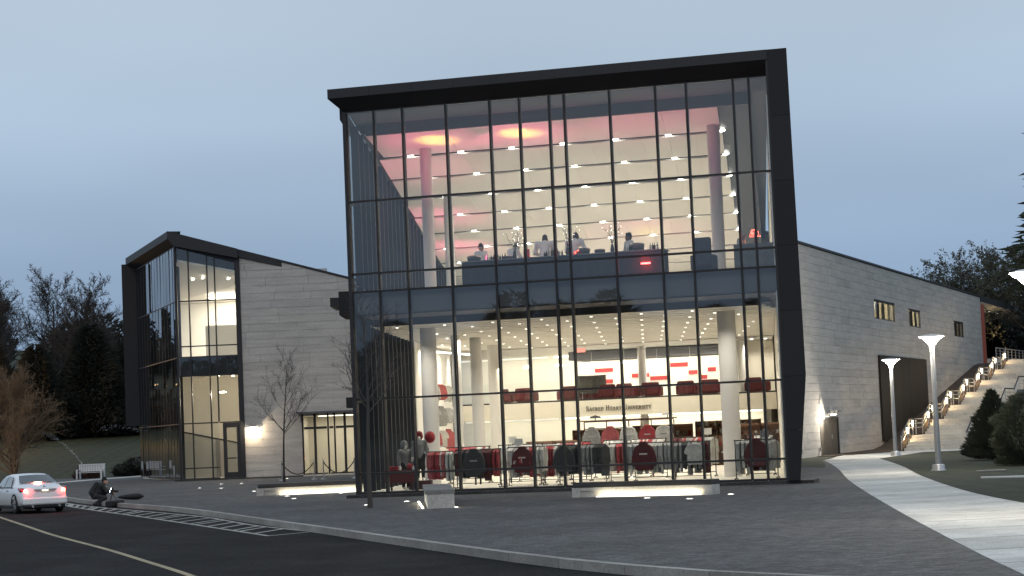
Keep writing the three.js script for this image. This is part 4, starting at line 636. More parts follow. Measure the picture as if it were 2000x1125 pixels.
// joints of a pose: pel, chest, neck, head, and per side sh, el, wr, hip, kn, an
function poseBones(J) {
  const out = { body: [], jacket: [], legs: [], hair: [] }, B = (a, b, r0, r1) => [...a, r0, ...b, r1], mid = (a, b, t = .5) => a.map((v, k) => v + (b[k] - v) * t);
  const add = (a, b) => a.map((v, k) => v + b[k]);
  out.body.push(B(J.neck, J.head, .055, .06), B(add(J.head, [0, .04, -.01]), add(J.head, [0, .1, -.02]), .085, .085), B(add(J.head, J.face.map(v => v * .05)), add(J.head, add(J.face.map(v => v * .06), [0, -.05, 0])), .06, .05), B(add(J.head, J.face.map(v => v * .1)), add(J.head, add(J.face.map(v => v * .12), [0, -.015, 0])), .014, .016));
  const sd = [J.face[2], 0, -J.face[0]]; for (const s of [-1, 1]) out.body.push(B(add(J.head, add(sd.map(v => v * s * .085), [0, .03, 0])), add(J.head, add(sd.map(v => v * s * .09), [0, .0, 0])), .02, .015));
  out.body.push(B(J.pel, J.chest, .12, .14), B(J.chest, J.neck, .12, .06)); out.jacket.push(B(J.pel, mid(J.pel, J.chest), .165, .15), B(mid(J.pel, J.chest), J.chest, .15, .165), B(J.chest, J.neck, .14, .085));
  for (const s of ['L', 'R']) {
    out.body.push(B(J['sh' + s], J['el' + s], .055, .045), B(J['el' + s], J['wr' + s], .042, .03)); out.jacket.push(B(J['sh' + s], J.chest, .085, .13), B(J['sh' + s], J['el' + s], .078, .066), B(J['el' + s], mid(J['el' + s], J['wr' + s], .95), .063, .052));
    const w = J['wr' + s], dir = w.map((v, k) => v - J['el' + s][k]), l = Math.hypot(...dir), u = dir.map(v => v / l), pe = add(w, u.map(v => v * .08)); out.body.push(B(w, pe, .032, .036));
    const sx = [u[2], 0, -u[0]], sl = Math.hypot(...sx) || 1, sn = (Math.hypot(...sx) < .2 ? [1, 0, 0] : sx.map(v => v / sl)); [-.03, -.01, .01, .03].forEach((o, i) => { const a = add(pe, sn.map(v => v * o)), b = add(a, add(u.map(v => v * [.065, .08, .078, .06][i]), [0, -.02, 0])); out.body.push(B(a, b, .01, .008)); }); out.body.push(B(add(w, u.map(v => v * .03)), add(add(w, u.map(v => v * .07)), sn.map(v => v * .06)), .012, .01));
    out.body.push(B(J['hip' + s], J['kn' + s], .085, .06), B(J['kn' + s], J['an' + s], .055, .038), B(J['an' + s], add(J['an' + s], [J.face[0] * .16, -.05, J.face[2] * .16]), .045, .04)); out.legs.push(B(J.pel, J['hip' + s], .13, .11), B(J['hip' + s], J['kn' + s], .108, .08), B(J['kn' + s], mid(J['kn' + s], J['an' + s], .92), .076, .062));
  }
  out.hair.push(B(add(J.head, [0, .075, -.0]), add(J.head, add([0, .13, 0], J.face.map(v => v * -.03))), .088, .082), B(add(J.head, J.face.map(v => v * -.05)), add(J.head, add([0, .06, 0], J.face.map(v => v * -.05))), .07, .08));
  return out;
}
const standing = (o = {}) => ({ face: [0, 0, 1], pel: [0, .95, 0], chest: [0, 1.3, .01], neck: [0, 1.48, .0], head: [0, 1.6, .02], shL: [.19, 1.42, 0], elL: [.25, 1.14, .05], wrL: [.2, .95, .25], shR: [-.19, 1.42, 0], elR: [-.25, 1.14, .05], wrR: [-.2, .95, .25], hipL: [.09, .92, 0], knL: [.1, .5, .02], anL: [.1, .09, 0], hipR: [-.09, .92, 0], knR: [-.1, .5, .02], anR: [-.1, .09, 0], ...o });
function person(label, J, pos, turn, mats, group, extra) {
  const b = poseBones(J), o = shade(new THREE.Mesh(sdfGeo(b.body, .022), mats.skin)); o.name = numbered('person'); o.position.set(...pos); o.rotation.y = turn; scene.add(o); tag(o, label, 'person', group);
  part('jacket', sdfGeo(b.jacket, .026, .07), mats.jacket, o); part('trousers', sdfGeo(b.legs, .026, .07), mats.legs, o); part('hair', sdfGeo(b.hair, .02), mats.hair, o); if (extra) extra(o); return o;
}
{
  const chef = M(.86, .85, .83, .8), blk = M(.03, .03, .032, .85), F = 7.27;
  const bent = standing({ pel: [0, .93, -.05], chest: [0, 1.33, .08], neck: [0, 1.47, .17], head: [0, 1.53, .27], shL: [.24, 1.43, .12], elL: [.34, 1.15, .22], wrL: [.16, 1.06, .46], shR: [-.24, 1.43, .12], elR: [-.34, 1.15, .22], wrR: [-.16, .98, .46] });
  person('cook in white jacket with dark hair at the end of the buffet counter', standing(), W3(4.15, F, -2.6), TURN + .9, { skin, jacket: chef, legs: blk, hair: hairD }, 'cooks behind the buffet counter');
  person('cook in white jacket bending beside the first twig vase', bent, W3(5.35, F, -2.3), TURN + 2.4, { skin, jacket: chef, legs: blk, hair: M(.2, .15, .1, .8) }, 'cooks behind the buffet counter');
  person('broad cook in white jacket bent over beside the red lantern', bent, W3(6.75, F, -1.9), TURN + 3.3, { skin, jacket: chef, legs: blk, hair: M(.06, .045, .035, .8) }, 'cooks behind the buffet counter').scale.setScalar(1.1);
  person('cook in white jacket bent over in front of the second twig vase', bent, W3(7.8, F, -1.9), TURN + 2.9, { skin, jacket: chef, legs: blk, hair: M(.05, .04, .03, .8) }, 'cooks behind the buffet counter').scale.setScalar(1.1);
  person('cook in white jacket and black cap standing beside the third twig vase', standing({ head: [.02, 1.6, .02] }), W3(9.75, F, -2.4), TURN - .9, { skin: skinD, jacket: chef, legs: blk, hair: hairD }, 'cooks behind the buffet counter', o => part('cap', lathe([[.001, .16], [.1, .15], [.105, .05], [.1, .04]], 14).translate(.02, 1.64, .01), M(.02, .02, .022, .8), o));
  // photographer crouching on the kerb edge
  const cr = standing({ face: [.9, -.1, .2], pel: [-.12, .42, 0], chest: [.12, .72, 0], neck: [.22, .86, 0], head: [.3, .95, 0], shL: [.16, .8, -.19], elL: [.36, .58, -.2], wrL: [.52, .5, -.07], shR: [.16, .8, .19], elR: [.36, .58, .2], wrR: [.52, .5, .07], hipL: [-.08, .4, -.1], knL: [.3, .5, -.16], anL: [.02, .09, -.14], hipR: [-.08, .4, .1], knR: [.28, .3, .16], anR: [-.12, .09, .15] });
  const dk = M(.022, .021, .022, .9);
  person('person crouching at the kerb in dark clothes with a backpack, aiming a camera', cr, [-17.0, -.15, -82.7], .25, { skin, jacket: dk, legs: M(.026, .025, .028, .9), hair: hairD }, null, o => { part('backpack', sdfGeo([[-.2, .55, 0, .15, -.02, .82, 0, .14], [-.22, .5, -.08, .1, -.22, .5, .08, .1]], .025, .06), M(.015, .015, .017, .85), o); for (const [x, z] of [[.02, -.14], [-.12, .15]]) part('shoe', sdfGeo([[x - .04, .075, z, .06, x + .2, .05, z + .03, .052]], .02), M(.02, .02, .022, .7), o); });
  const cam = thing('camera_on_tripod', 'small camera with lit screen on a low tripod before the crouching person', 'camera', [-16.35, -.15, -82.4], .3);
  part('camera_body', rbx(-.09, .09, .5, .62, -.06, .06, .02), mat.blackm, cam); part('lens', cyl(.045, .05, .16, 0, 0, 0, 14).rotateZ(-Math.PI / 2).translate(.08, .56, 0), mat.blackm, cam); part('lit_screen', bx(-.098, -.091, .515, .605, -.045, .045), glow(.8, .9, 1, 5), cam); for (let i = 0; i < 3; i++) part('leg', tube([0, .5, 0], [Math.cos(i * 2.09) * .28, 0, Math.sin(i * 2.09) * .28], .014, .01), mat.blackm, cam); part('flash', rbx(-.04, .05, .62, .7, -.04, .04, .01), mat.blackm, cam); part('flash_glow', bx(-.045, -.041, .63, .69, -.03, .03), glow(1, 1, 1, 25), cam);
  single('folded_umbrella', lathe([[.001, 0], [.05, .08], [.1, .35], [.13, .7], [.12, .9], [.04, 1.05], [.001, 1.1]], 12).rotateZ(-Math.PI / 2), M(.012, .012, .014, .7), 'black folded photo umbrella lying on the plaza beyond the kerb', 'umbrella', [-16.45, .125, -83.9], .3);
  single('camera_bag', rbx(-.42, .42, 0, .26, -.18, .18, .07, 3), M(.02, .021, .026, .9), 'dark soft camera bag lying in the gutter by the kerb', 'bag', [-15.75, -.15, -79.8], 1.15);
}
// ---------- white saloon car ----------
{
  const car = thing('white_car', 'white saloon car with glowing brake lights driving away on the road', 'car', [-18.75, -.15, -78.3], 29 * D2R); // local -z is forward, rear bumper at +z
  const paint = MP(.84, .85, .86, .32, { clearcoat: .8, clearcoatRoughness: .1 }), dkGlass = MP(.02, .022, .025, .06, { clearcoat: 1 });
  // body lofted from cross-sections along z; each: z, half width, sill y, belt y, roof y (or null), roof half width
  const secs = [[2.35, .62, .42, .66, .74], [2.28, .80, .26, .70, .93], [2.1, .87, .22, .82, 1.02], [1.75, .89, .2, .93, 1.06], [1.35, .905, .2, .96, 1.1], [.9, .91, .2, .96, 1.34], [.45, .91, .2, .95, 1.45], [-.1, .91, .2, .94, 1.47], [-.6, .91, .2, .93, 1.44], [-1.1, .90, .2, .92, 1.26], [-1.5, .89, .2, .90, 1.0], [-1.9, .87, .22, .85, .93], [-2.25, .80, .25, .72, .82], [-2.42, .6, .38, .6, .66]];
  const prof = ([z, w, s, b, r]) => { const tw = r > b + .25 ? w * .70 : r > b + .1 ? w * .8 : w * .86; return [[-w * .8, s], [-w * .97, s + .12], [-w, (s + b) / 2], [-w * .975, b], [-tw - .02, r - .07], [-tw * .8, r - .012], [0, r], [tw * .8, r - .012], [tw + .02, r - .07], [w * .975, b], [w, (s + b) / 2], [w * .97, s + .12], [w * .8, s]].map(p => [p[0], p[1], z]); };
  const pos = [], idx = []; const P = secs.map(prof), m = P[0].length; P.flat().forEach(p => pos.push(...p));
  for (let i = 0; i + 1 < P.length; i++) for (let j = 0; j < m; j++) { const a = i * m + j, b = i * m + (j + 1) % m; idx.push(a, b, a + m, b, b + m, a + m); }
  for (const [i, f] of [[0, 1], [P.length - 1, 0]]) for (let j = 1; j + 1 < m; j++) f ? idx.push(i * m, i * m + j + 1, i * m + j) : idx.push(i * m, i * m + j, i * m + j + 1);
  const g = new THREE.BufferGeometry(); g.setAttribute('position', new THREE.Float32BufferAttribute(pos, 3)); g.setAttribute('uv', new THREE.Float32BufferAttribute(new Float32Array(pos.length / 3 * 2), 2)); g.setIndex(idx); g.computeVertexNormals(); part('body', g, paint, car);
  const quadPatch = (name, pts, mt, par = car) => { const gg = new THREE.BufferGeometry(), n = 6, p = [], ii = []; const [a, b, c, d] = pts; for (let v = 0; v <= n; v++) for (let u = 0; u <= n; u++) { const U = u / n, W = v / n, L = (q, w, t) => q.map((x, k) => x + (w[k] - x) * t), r = L(L(a, b, U), L(d, c, U), W), bulge = (1 - Math.pow(2 * U - 1, 2)) * (pts.bulge || 0); p.push(r[0] + (pts.bx || 0) * bulge, r[1] + bulge * .4, r[2] + (pts.bz || 0) * bulge); } for (let v = 0; v < n; v++) for (let u = 0; u < n; u++) { const q = v * (n + 1) + u; ii.push(q, q + 1, q + n + 1, q + 1, q + n + 2, q + n + 1); } gg.setAttribute('position', new THREE.Float32BufferAttribute(p, 3)); gg.setAttribute('uv', new THREE.Float32BufferAttribute(new Float32Array(p.length / 3 * 2), 2)); gg.setIndex(ii); gg.computeVertexNormals(); return part(name, gg, mt, par); };
  const rw = [[-.70, 1.125, 1.40], [.70, 1.125, 1.40], [.56, 1.395, .83], [-.56, 1.395, .83]]; rw.bulge = .05; rw.bz = 1; quadPatch('rear_window', rw, dkGlass);
  for (const s of [-1, 1]) { quadPatch('side_window', [[s * .90, .985, .95], [s * .90, .985, .05], [s * .705, 1.39, .1], [s * .71, 1.36, .62]], dkGlass); quadPatch('side_window', [[s * .90, .975, -.02], [s * .90, .965, -1.0], [s * .71, 1.3, -.72], [s * .70, 1.39, -.02]], dkGlass); }
  const ws = [[-.62, 1.0, -1.48], [.62, 1.0, -1.48], [.54, 1.4, -.72], [-.54, 1.4, -.72]]; quadPatch('windscreen', ws, dkGlass);
  part('rear_bumper', rbx(-.84, .84, .3, .6, 2.12, 2.40, .09, 3), paint, car); part('bumper_skirt', rbx(-.7, .7, .2, .32, 2.1, 2.34, .04), mat.rubber, car);
  part('number_plate_recess', rbx(-.36, .36, .66, .84, 2.2, 2.335, .02), M(.45, .45, .46, .5), car); part('number_plate', bx(-.16, .16, .68, .82, 2.335, 2.348), M(.68, .62, .48, .6), car); part('plate_lamp', bx(-.1, .1, .835, .85, 2.335, 2.36), glow(1, .9, .7, 10), car); part('boot_trim', bx(-.42, .42, .855, .89, 2.2, 2.345), mat.steel, car);
  part('badge', cyl(.05, .05, .012, 0, 0, 0, 16).rotateX(Math.PI / 2).translate(0, .965, 2.22), mat.steel, car);
  for (const s of [-1, 1]) {
    const t = part('tail_light', sdfGeo([[s * .62, .80, 2.2, .075, s * .80, .86, 2.06, .085], [s * .80, .86, 2.06, .085, s * .855, .92, 1.88, .05]], .02, .06), MP(.35, .01, .015, .15, { clearcoat: 1 }), car);
    part('brake_lamp', new THREE.SphereGeometry(.085, 14, 10).scale(1, .8, .45).translate(s * .70, .83, 2.235), glow(1, .22, .12, 26), t);
    const e = car.localToWorld(V(0, 0, 0)); car.updateMatrixWorld(); const w = V(s * .70, .83, 2.36).applyMatrix4(car.matrixWorld); light(new THREE.PointLight(0xff3020, .7), [w.x, w.y, w.z]);
    part('exhaust', cyl(.04, .04, .12, 0, 0, 0, 12).rotateX(Math.PI / 2).translate(s * .5, .26, 2.33), mat.steel, car);
    part('mirror', rbx(s > 0 ? .9 : -1.08, s > 0 ? 1.08 : -.9, .98, 1.1, -.95, -.82, .03), paint, car); part('door_handle', rbx(s > 0 ? .905 : -.94, s > 0 ? .94 : -.905, .84, .87, .35, .55, .01), mat.steel, car);
    for (const z of [1.35, -1.45]) { const wh = part('wheel', lathe([[.2, -.1], [.3, -.105], [.325, -.07], [.33, 0], [.325, .07], [.3, .105], [.2, .1]], 28).rotateZ(Math.PI / 2).translate(s * .80, .33, z), mat.rubber, car); part('rim', lathe([[.001, .1], [.06, .105], [.07, .08], [.18, .075], [.205, .1], [.205, -.08]], 28).rotateZ(-s * Math.PI / 2).translate(s * .80, .33, z), mat.steel, wh); for (let k = 0; k < 5; k++) part('spoke', bx(-.02, .02, .05, .2, -.02, .02).rotateX(k * 1.2566).translate(s * .9, .33, z), mat.steel, wh); part('wheel_arch', new THREE.TorusGeometry(.36, .035, 8, 24, Math.PI).rotateY(Math.PI / 2).translate(s * .895, .34, z), mat.rubber, car); }
    part('window_trim', tube([s * .905, .965, 1.2], [s * .905, .955, -1.1], .012), mat.blackm, car);
  }
  part('high_brake_lamp', rbx(-.13, .13, 1.13, 1.165, 1.32, 1.40, .012), glow(1, .3, .2, 30), car);
  { const w = V(0, 1.12, 1.52).applyMatrix4(car.matrixWorld); light(new THREE.PointLight(0xff3828, .8), [w.x, w.y, w.z]); }
  part('underbody', bx(-.8, .8, .16, .3, -2.2, 2.15), mat.blackm, car);
}
// ---------- benches, ground lights, barrier, white bench ----------
{
  const strip = glow(1, .94, .8, 2.6);
  const bench = (label, x0, x1, X0, Z0, X1, Z1, lit) => { const L = Math.hypot(X1 - X0, Z1 - Z0), t = Math.atan2(Z1 - Z0, X1 - X0), o = thing('plaza_bench', label, 'bench', [X0, 0, -Z0], t, 'lit benches on the plaza'); return { o, L, t }; };
  for (const [label, X0, Z0, X1, Z1] of [['long concrete bench with dark slab seat and glowing front, before the shop window', 1.61, 64.4, 5.77, 61.92], ['long concrete bench with dark slab seat and glowing front, left beside the hall corner', -10.44, 81.49, -5.6, 81.6]]) {
    const { o, L, t } = bench(label, 0, 0, X0, Z0, X1, Z1); const out = label.includes('shop') ? 1 : 1;
    part('plinth_block', mergeGeometries([bx(0, L, 0, .3, -.52, -.06), bx(0, .28, 0, .3, -.06, 0), bx(L - .28, L, 0, .3, -.06, 0), bx(.28, L - .28, .2, .3, -.06, 0)]), mat.concrete, o); part('seat_slab', rbx(.04, L - .02, .302, .46, -.58, .02, .015), mat.granite, o); part('end_block', bx(-.02, .0, 0, .3, -.5, -.03), mat.concrete, o);
    part('led_strip', bx(.9, L - .35, .006, .03, .05, .085), strip, o); const l = new THREE.RectAreaLight(0xfff0cc, 26, L - 1.25, .05); o.updateMatrixWorld(); const p = V(L / 2 + .27, .05, .08).applyMatrix4(o.matrixWorld), q = V(L / 2 + .27, .3, -.12).applyMatrix4(o.matrixWorld); l.position.copy(p); l.lookAt(q); scene.add(l);
  }
  const e = thing('plaza_bench', 'concrete bench seen end on, with a glowing strip at its foot, before the hall corner', 'bench', [-2.76, 0, -60.05], 0, 'lit benches on the plaza');
  const sk = (z0, z1, x0, x1, y0, y1) => hexa([[x0, y0, z0], [x1, y0, z0], [x1 - .42, y0, z1], [x0 - .42, y0, z1]], [[x0, y1, z0], [x1, y1, z0], [x1 - .42, y1, z1], [x0 - .42, y1, z1]]);
  part('seat_block', sk(0, -7.2, .03, .82, .0, .42), mat.concrete, e); part('seat_slab', sk(.02, -7.3, -.02, .84, .422, .53), M(.34, .335, .33, .7, { map: tConcrete }), e); part('led_strip', sk(-.1, -6.2, -.14, -.08, .006, .03), strip, e); part('led_strip', sk(.06, -1.2, .88, .92, .006, .03), strip, e);
  for (const z of [.8, 2.6, 4.4, 6]) light(new THREE.PointLight(0xfff0cc, .35), [-2.76 - .2 - .0583 * z, .07, -60.05 - z]);
  light(new THREE.PointLight(0xfff0cc, .25), [-1.82, .07, -60.4]);
  const gl = glow(1, .95, .85, 12), rim = mat.steel;
  const gp = [[-15.54, 99.71, 'farthest out before the wing, nearest the road'], [-15.62, 107.48, 'before the wing glass corner, close to the building'], [-14.36, 106.08, 'nearest the young tree by the stone wing'], [-14.19, 97.55, 'before the wing, second from the road'], [-11.53, 89.05, 'at the outer end of the far lit bench'], [-8.99, 79.25, 'at the middle of the far lit bench'], [-8.33, 75.57, 'in front of the far lit bench, nearest the viewer'], [-7.01, 80.38, 'at the hall end of the far lit bench'], [-4.89, 65.3, 'at the foot of the slender young tree'], [-3.73, 67.15, 'between the young tree and the end-on bench'], [3.74, 61.02, 'before the middle of the shop window bench'], [4.83, 59.0, 'before the hall side end of the shop window bench'], [6.25, 61.28, 'alone between shop window bench and path'], [-12.97, 114.65, 'at the foot of the stone wing wall']];
  for (const [X, Z, l] of gp) { const o = thing('ground_light', 'small glowing ground light ' + l, 'light', [X, .0, -Z], 0, 'ground lights in the plaza'); part('rim', lathe([[.09, .004], [.09, .018], [.13, .014], [.13, .004]], 18), rim, o); part('lamp_glass', cyl(.09, .09, .012, 0, .005, 0, 18), gl, o); }
  // chain barrier before the wing entrance
  const posts = [[-12.75, 110.2], [-10.95, 109.6], [-10.4, 109.0], [-8.7, 108.4], [-8.35, 108.2], [-6.9, 107.9]], pl = ['chain barrier post nearest the young tree', 'chain barrier post second from the young tree', 'chain barrier post third from the young tree', 'chain barrier post before the entrance door', 'chain barrier post just past the entrance door', 'chain barrier post half hidden by the hall corner'];
  posts.forEach(([X, Z], i) => { const o = thing('barrier_post', pl[i], 'barrier post', [X, 0, -Z], 0, 'posts of the chain barrier'); part('foot', cyl(.16, .14, .04, 0, .003, 0, 20), mat.steel, o); part('pole', cyl(.03, .03, .98, 0, .04, 0, 12), mat.steel, o); part('knob', new THREE.SphereGeometry(.05, 12, 8).translate(0, 1.04, 0), mat.steel, o); });
  [[0, 1], [2, 3], [4, 5]].forEach(([a, b], k) => { const A = posts[a], B = posts[b], p = []; for (let i = 0; i <= 12; i++) { const f = i / 12; p.push([A[0] + (B[0] - A[0]) * f, .93 - .62 * 4 * f * (1 - f), -(A[1] + (B[1] - A[1]) * f)]); } single('barrier_rope', path3(p, .028, 8, 40), M(.03, .027, .028, .9), ['dark sagging rope of the barrier nearest the young tree', 'dark sagging rope of the barrier before the entrance door', 'dark sagging rope of the barrier next to the hall corner'][k], 'rope'); });
  const wb = thing('white_bench', 'white painted slatted bench at the foot of the grassy slope', 'bench', [-29.75, .03, -143], -.25), wp = M(.62, .63, .64, .6);
  for (const s of [-1, 1]) { part('leg', bx(s * .92 - .05, s * .92 + .05, 0, .95, -.08, 0), wp, wb); part('leg', bx(s * .92 - .05, s * .92 + .05, 0, .62, .42, .5), wp, wb); part('armrest', bx(s * .92 - .05, s * .92 + .05, .621, .66, -.05, .5), wp, wb); }
  for (let i = 0; i < 4; i++) part('seat_slat', bx(-.9, .9, .42, .45, .02 + i * .12, .12 + i * .12), wp, wb); part('top_rail', bx(-.99, .99, .951, 1.02, -.09, .01), wp, wb); for (let i = 0; i < 14; i++) part('back_slat', bx(-.84 + i * .125, -.75 + i * .125, .5, .95, -.06, -.03), wp, wb);
  // sprinkler sprays: arcs of small drops
  for (const [X, Z, dx, dz, label] of [[-33.6, 158, -5, 2, 'thin arc of sprinkler spray behind the tan tree'], [-26.3, 160, -6.5, 1, 'thin arc of sprinkler spray above the white bench']]) { const n = 420, im = new THREE.InstancedMesh(new THREE.OctahedronGeometry(.014, 0), MP(.85, .87, .9, .3, {}), n), mm = new THREE.Matrix4(); seed = 900 + n + Math.round(-X); for (let i = 0; i < n; i++) { const f = Math.pow(rnd(), 1.3), w = .05 + .35 * f; const y = ground(X, Z) + .25 + 4 * 2.6 * f * (1 - f * .62) * .62; mm.compose(V(X + dx * f + rr(-w, w), y + rr(-w, w) * .6, -(Z + dz * f) + rr(-w, w)), new THREE.Quaternion(), V(1, 1, 1).multiplyScalar(rr(.5, 1.1))); im.setMatrixAt(i, mm); } im.name = numbered('sprinkler_spray'); im.userData = { kind: 'stuff', label, category: 'water spray' }; scene.add(im); }
  single('valve_cover', rbx(-.5, .5, .0, .06, -.15, .15, .02), mat.kerb, 'flat pale valve cover set in the lawn near the lamp post base', 'cover', [16.6, .02, -72.4], .05);
}
// ---------- upper floor: buffet counter and what stands on it ----------
{
  const F = 7.27;
  const tb = thing('buffet_counter', 'long buffet counter with dark cloth front along the upper window', 'counter', W3(3.9, F, -1.3), TURN);
  part('cloth_front', bx(0, 7.4, .02, .98, -.4, .36), M(.06, .062, .07, .9, { map: tFabric }), tb); part('counter_top', bx(-.04, 7.44, .982, 1.02, -.45, .4), M(.16, .16, .17, .5), tb);
  const top = 8.292, steel = M(.5, .5, .5, .25, { metalness: .85 });
  [[4.3, 'round steel chafing dish at the end of the buffet counter', .26, .2], [5.55, 'low dark dish in front of the first twig vase', .2, .12], [8.35, 'round steel chafing dish beyond the second twig vase', .25, .21], [8.95, 'small steel chafing dish between second and third twig vases', .2, .14], [10.3, 'tall steel chafing dish under the amber glow', .27, .26]].forEach(([s, l, r, h]) => { const o = thing('chafing_dish', l, 'dish', W3(s, top, -1.2), 0, 'dishes on the buffet counter'); part('pan', lathe([[.001, .03], [r * .9, .03], [r, h * .75], [r * 1.06, h * .77], [r, h * .8]], 24), steel, o); part('lid', lathe([[r, h * .8], [r * .9, h], [r * .3, h * 1.1], [.001, h * 1.12]], 24), steel, o); for (let k = 0; k < 4; k++) part('foot', cyl(.012, .012, .05, Math.cos(k * 1.57) * r * .8, 0, Math.sin(k * 1.57) * r * .8, 6), steel, o); });
  seed = 404;
  [[5.75, 'first twig vase, near the bending cook'], [7.72, 'second twig vase with tiny fairy lights'], [9.35, 'third twig vase with tiny fairy lights, by the capped cook']].forEach(([s, l], i) => { const o = thing('twig_vase', l, 'vase', W3(s, top, -1.45), i * 2, 'twig vases on the buffet counter'); part('vase', lathe([[.001, 0], [.06, 0], [.08, .12], [.045, .26], [.055, .3]], 16), M(.05, .05, .055, .3), o); const S = new Segs(), Lg = []; for (let k = 0; k < 6; k++) { let a = V(0, .25, 0), d = V(rr(-.5, .5), 1, rr(-.5, .5)).normalize(); for (let q = 0; q < 6; q++) { const b = a.clone().addScaledVector(d, .13); S.seg(a, b, .008, .006, 4); const e = randDir(); e.y = Math.abs(e.y) * .6; const c = b.clone().addScaledVector(e, rr(.1, .22)); S.seg(b, c, .005, .003, 3); if (q % 2) Lg.push(new THREE.OctahedronGeometry(.012, 0).translate(c.x, c.y, c.z)); a = b; d.addScaledVector(randDir(), .3).normalize(); } } part('twigs', S.geo(), bark, o); const b = part('fairy_light', mergeGeometries(Lg), glow(1, .95, .85, 8), o); b.userData.kind = 'stuff'; });
  [[6.32, 'red glass lantern glowing beside the bent cook', .3, .11], [8.1, 'small red votive lamp beside the steel chafing dish', .1, .06]].forEach(([s, l, h, r]) => { const o = thing('red_lantern', l, 'lantern', W3(s, top, -1.0), 0, 'red lanterns on the buffet counter'); part('glass', cyl(r, r, h, 0, 0, 0, 16, true), MP(.55, .1, .12, .2, { transmission: .5, thickness: 0, side: THREE.DoubleSide }), o); part('flame', new THREE.SphereGeometry(.025, 8, 6).scale(1, 1.6, 1).translate(0, .06, 0), glow(1, .45, .25, 30), o); part('base', cyl(r, r, .012, 0, 0, 0, 16), mat.blackm, o); const p = W3(s, top + .07, -1.0); light(new THREE.PointLight(0xff4030, .5), p); });
  for (const [s, n, k] of [[4.75, -1.35, 5], [5.2, -1.2, 4], [6.9, -1.25, 5], [7.25, -1.1, 5], [9.9, -1.1, 5], [10.75, -1.3, 4]]) for (let q = 0; q < k; q++) { const h = rr(.16, .3); single('bottle', lathe([[.001, 0], [.034, 0], [.036, h * .6], [.013, h * .78], [.013, h], [.001, h]], 12), pick([M(.04, .05, .04, .2), M(.09, .05, .03, .2), M(.4, .4, .38, .2)]), 'small bottle standing among the dishes on the buffet counter', 'bottle', W3(s + q * .085, top, n + rr(-.08, .08)), 0, 'bottles on the buffet counter'); }
  single('red_light_bar', bx(-.17, .17, 0, .06, -.03, .03), glow(1, .1, .1, 5), 'small red light bar fixed low on the front of the buffet counter', 'light', W3(10.65, 7.78, -.9), TURN); light(new THREE.PointLight(0xff2818, 1.0), W3(10.65, 7.85, -.75));
  // seat block, draped table with lamp
  const ch = thing('dark_armchair', 'dark upholstered armchair standing behind the upper window beside the white column', 'chair', W3(12.65, F, -1.2), TURN, 'upper floor seats'), dkf = M(.07, .07, .08, .9, { map: tFabric });
  part('backrest', rbx(-.33, .33, .3, 1.32, .1, .3, .08, 3), dkf, ch); part('seat', rbx(-.33, .33, .12, .46, -.4, .12, .06, 3), dkf, ch); for (const s of [-1, 1]) part('armrest', rbx(s * .36 - .07, s * .36 + .07, .2, .72, -.4, .25, .05, 3), dkf, ch); for (const [x, z] of [[-.28, -.32], [.28, -.32], [-.28, .2], [.28, .2]]) part('leg', cyl(.02, .025, .13, x, 0, z, 8), mat.blackm, ch);
  const dt = thing('draped_table', 'table draped in grey cloth at the corner of the upper floor', 'table', W3(13.75, F, -1.4), TURN); part('cloth', bx(0, 1.45, .02, .98, -.35, .35), M(.20, .20, .2, .9, { map: tFabric }), dt); part('table_top', bx(-.02, 1.47, .981, 1.0, -.37, .37), M(.24, .24, .24, .8), dt);
  const tl = thing('table_lamp', 'small table lamp with pink shade on the draped table', 'lamp', W3(14.45, F + 1.0, -1.4)); part('base', lathe([[.001, 0], [.08, 0], [.08, .02], [.025, .05], [.02, .3], [.001, .3]], 16), mat.blackm, tl); part('lamp_shade', lathe([[.2, .26], [.11, .52]], 20), MP(.55, .13, .14, .9, { side: THREE.DoubleSide, transmission: .45, thickness: 0 }), tl); part('bulb', new THREE.SphereGeometry(.035, 10, 8).translate(0, .36, 0), glow(1, .7, .5, 14), tl); light(new THREE.PointLight(0xffb08a, 1.6), W3(14.45, F + 1.36, -1.4));
  single('bust', sdfGeo([[0, .05, 0, .1, 0, .16, 0, .07], [0, .16, 0, .05, 0, .28, 0, .075]], .02), M(.1, .09, .085, .6), 'small dark bust on the draped table beside the lamp', 'bust', W3(14.05, F + 1.0, -1.4), TURN);
  single('glass_jar', lathe([[.001, 0], [.09, 0], [.11, .1], [.08, .2], [.09, .22]], 16), M(.4, .4, .38, .2), 'squat pale jar on the draped table', 'jar', W3(13.95, F + 1.0, -1.2));
}
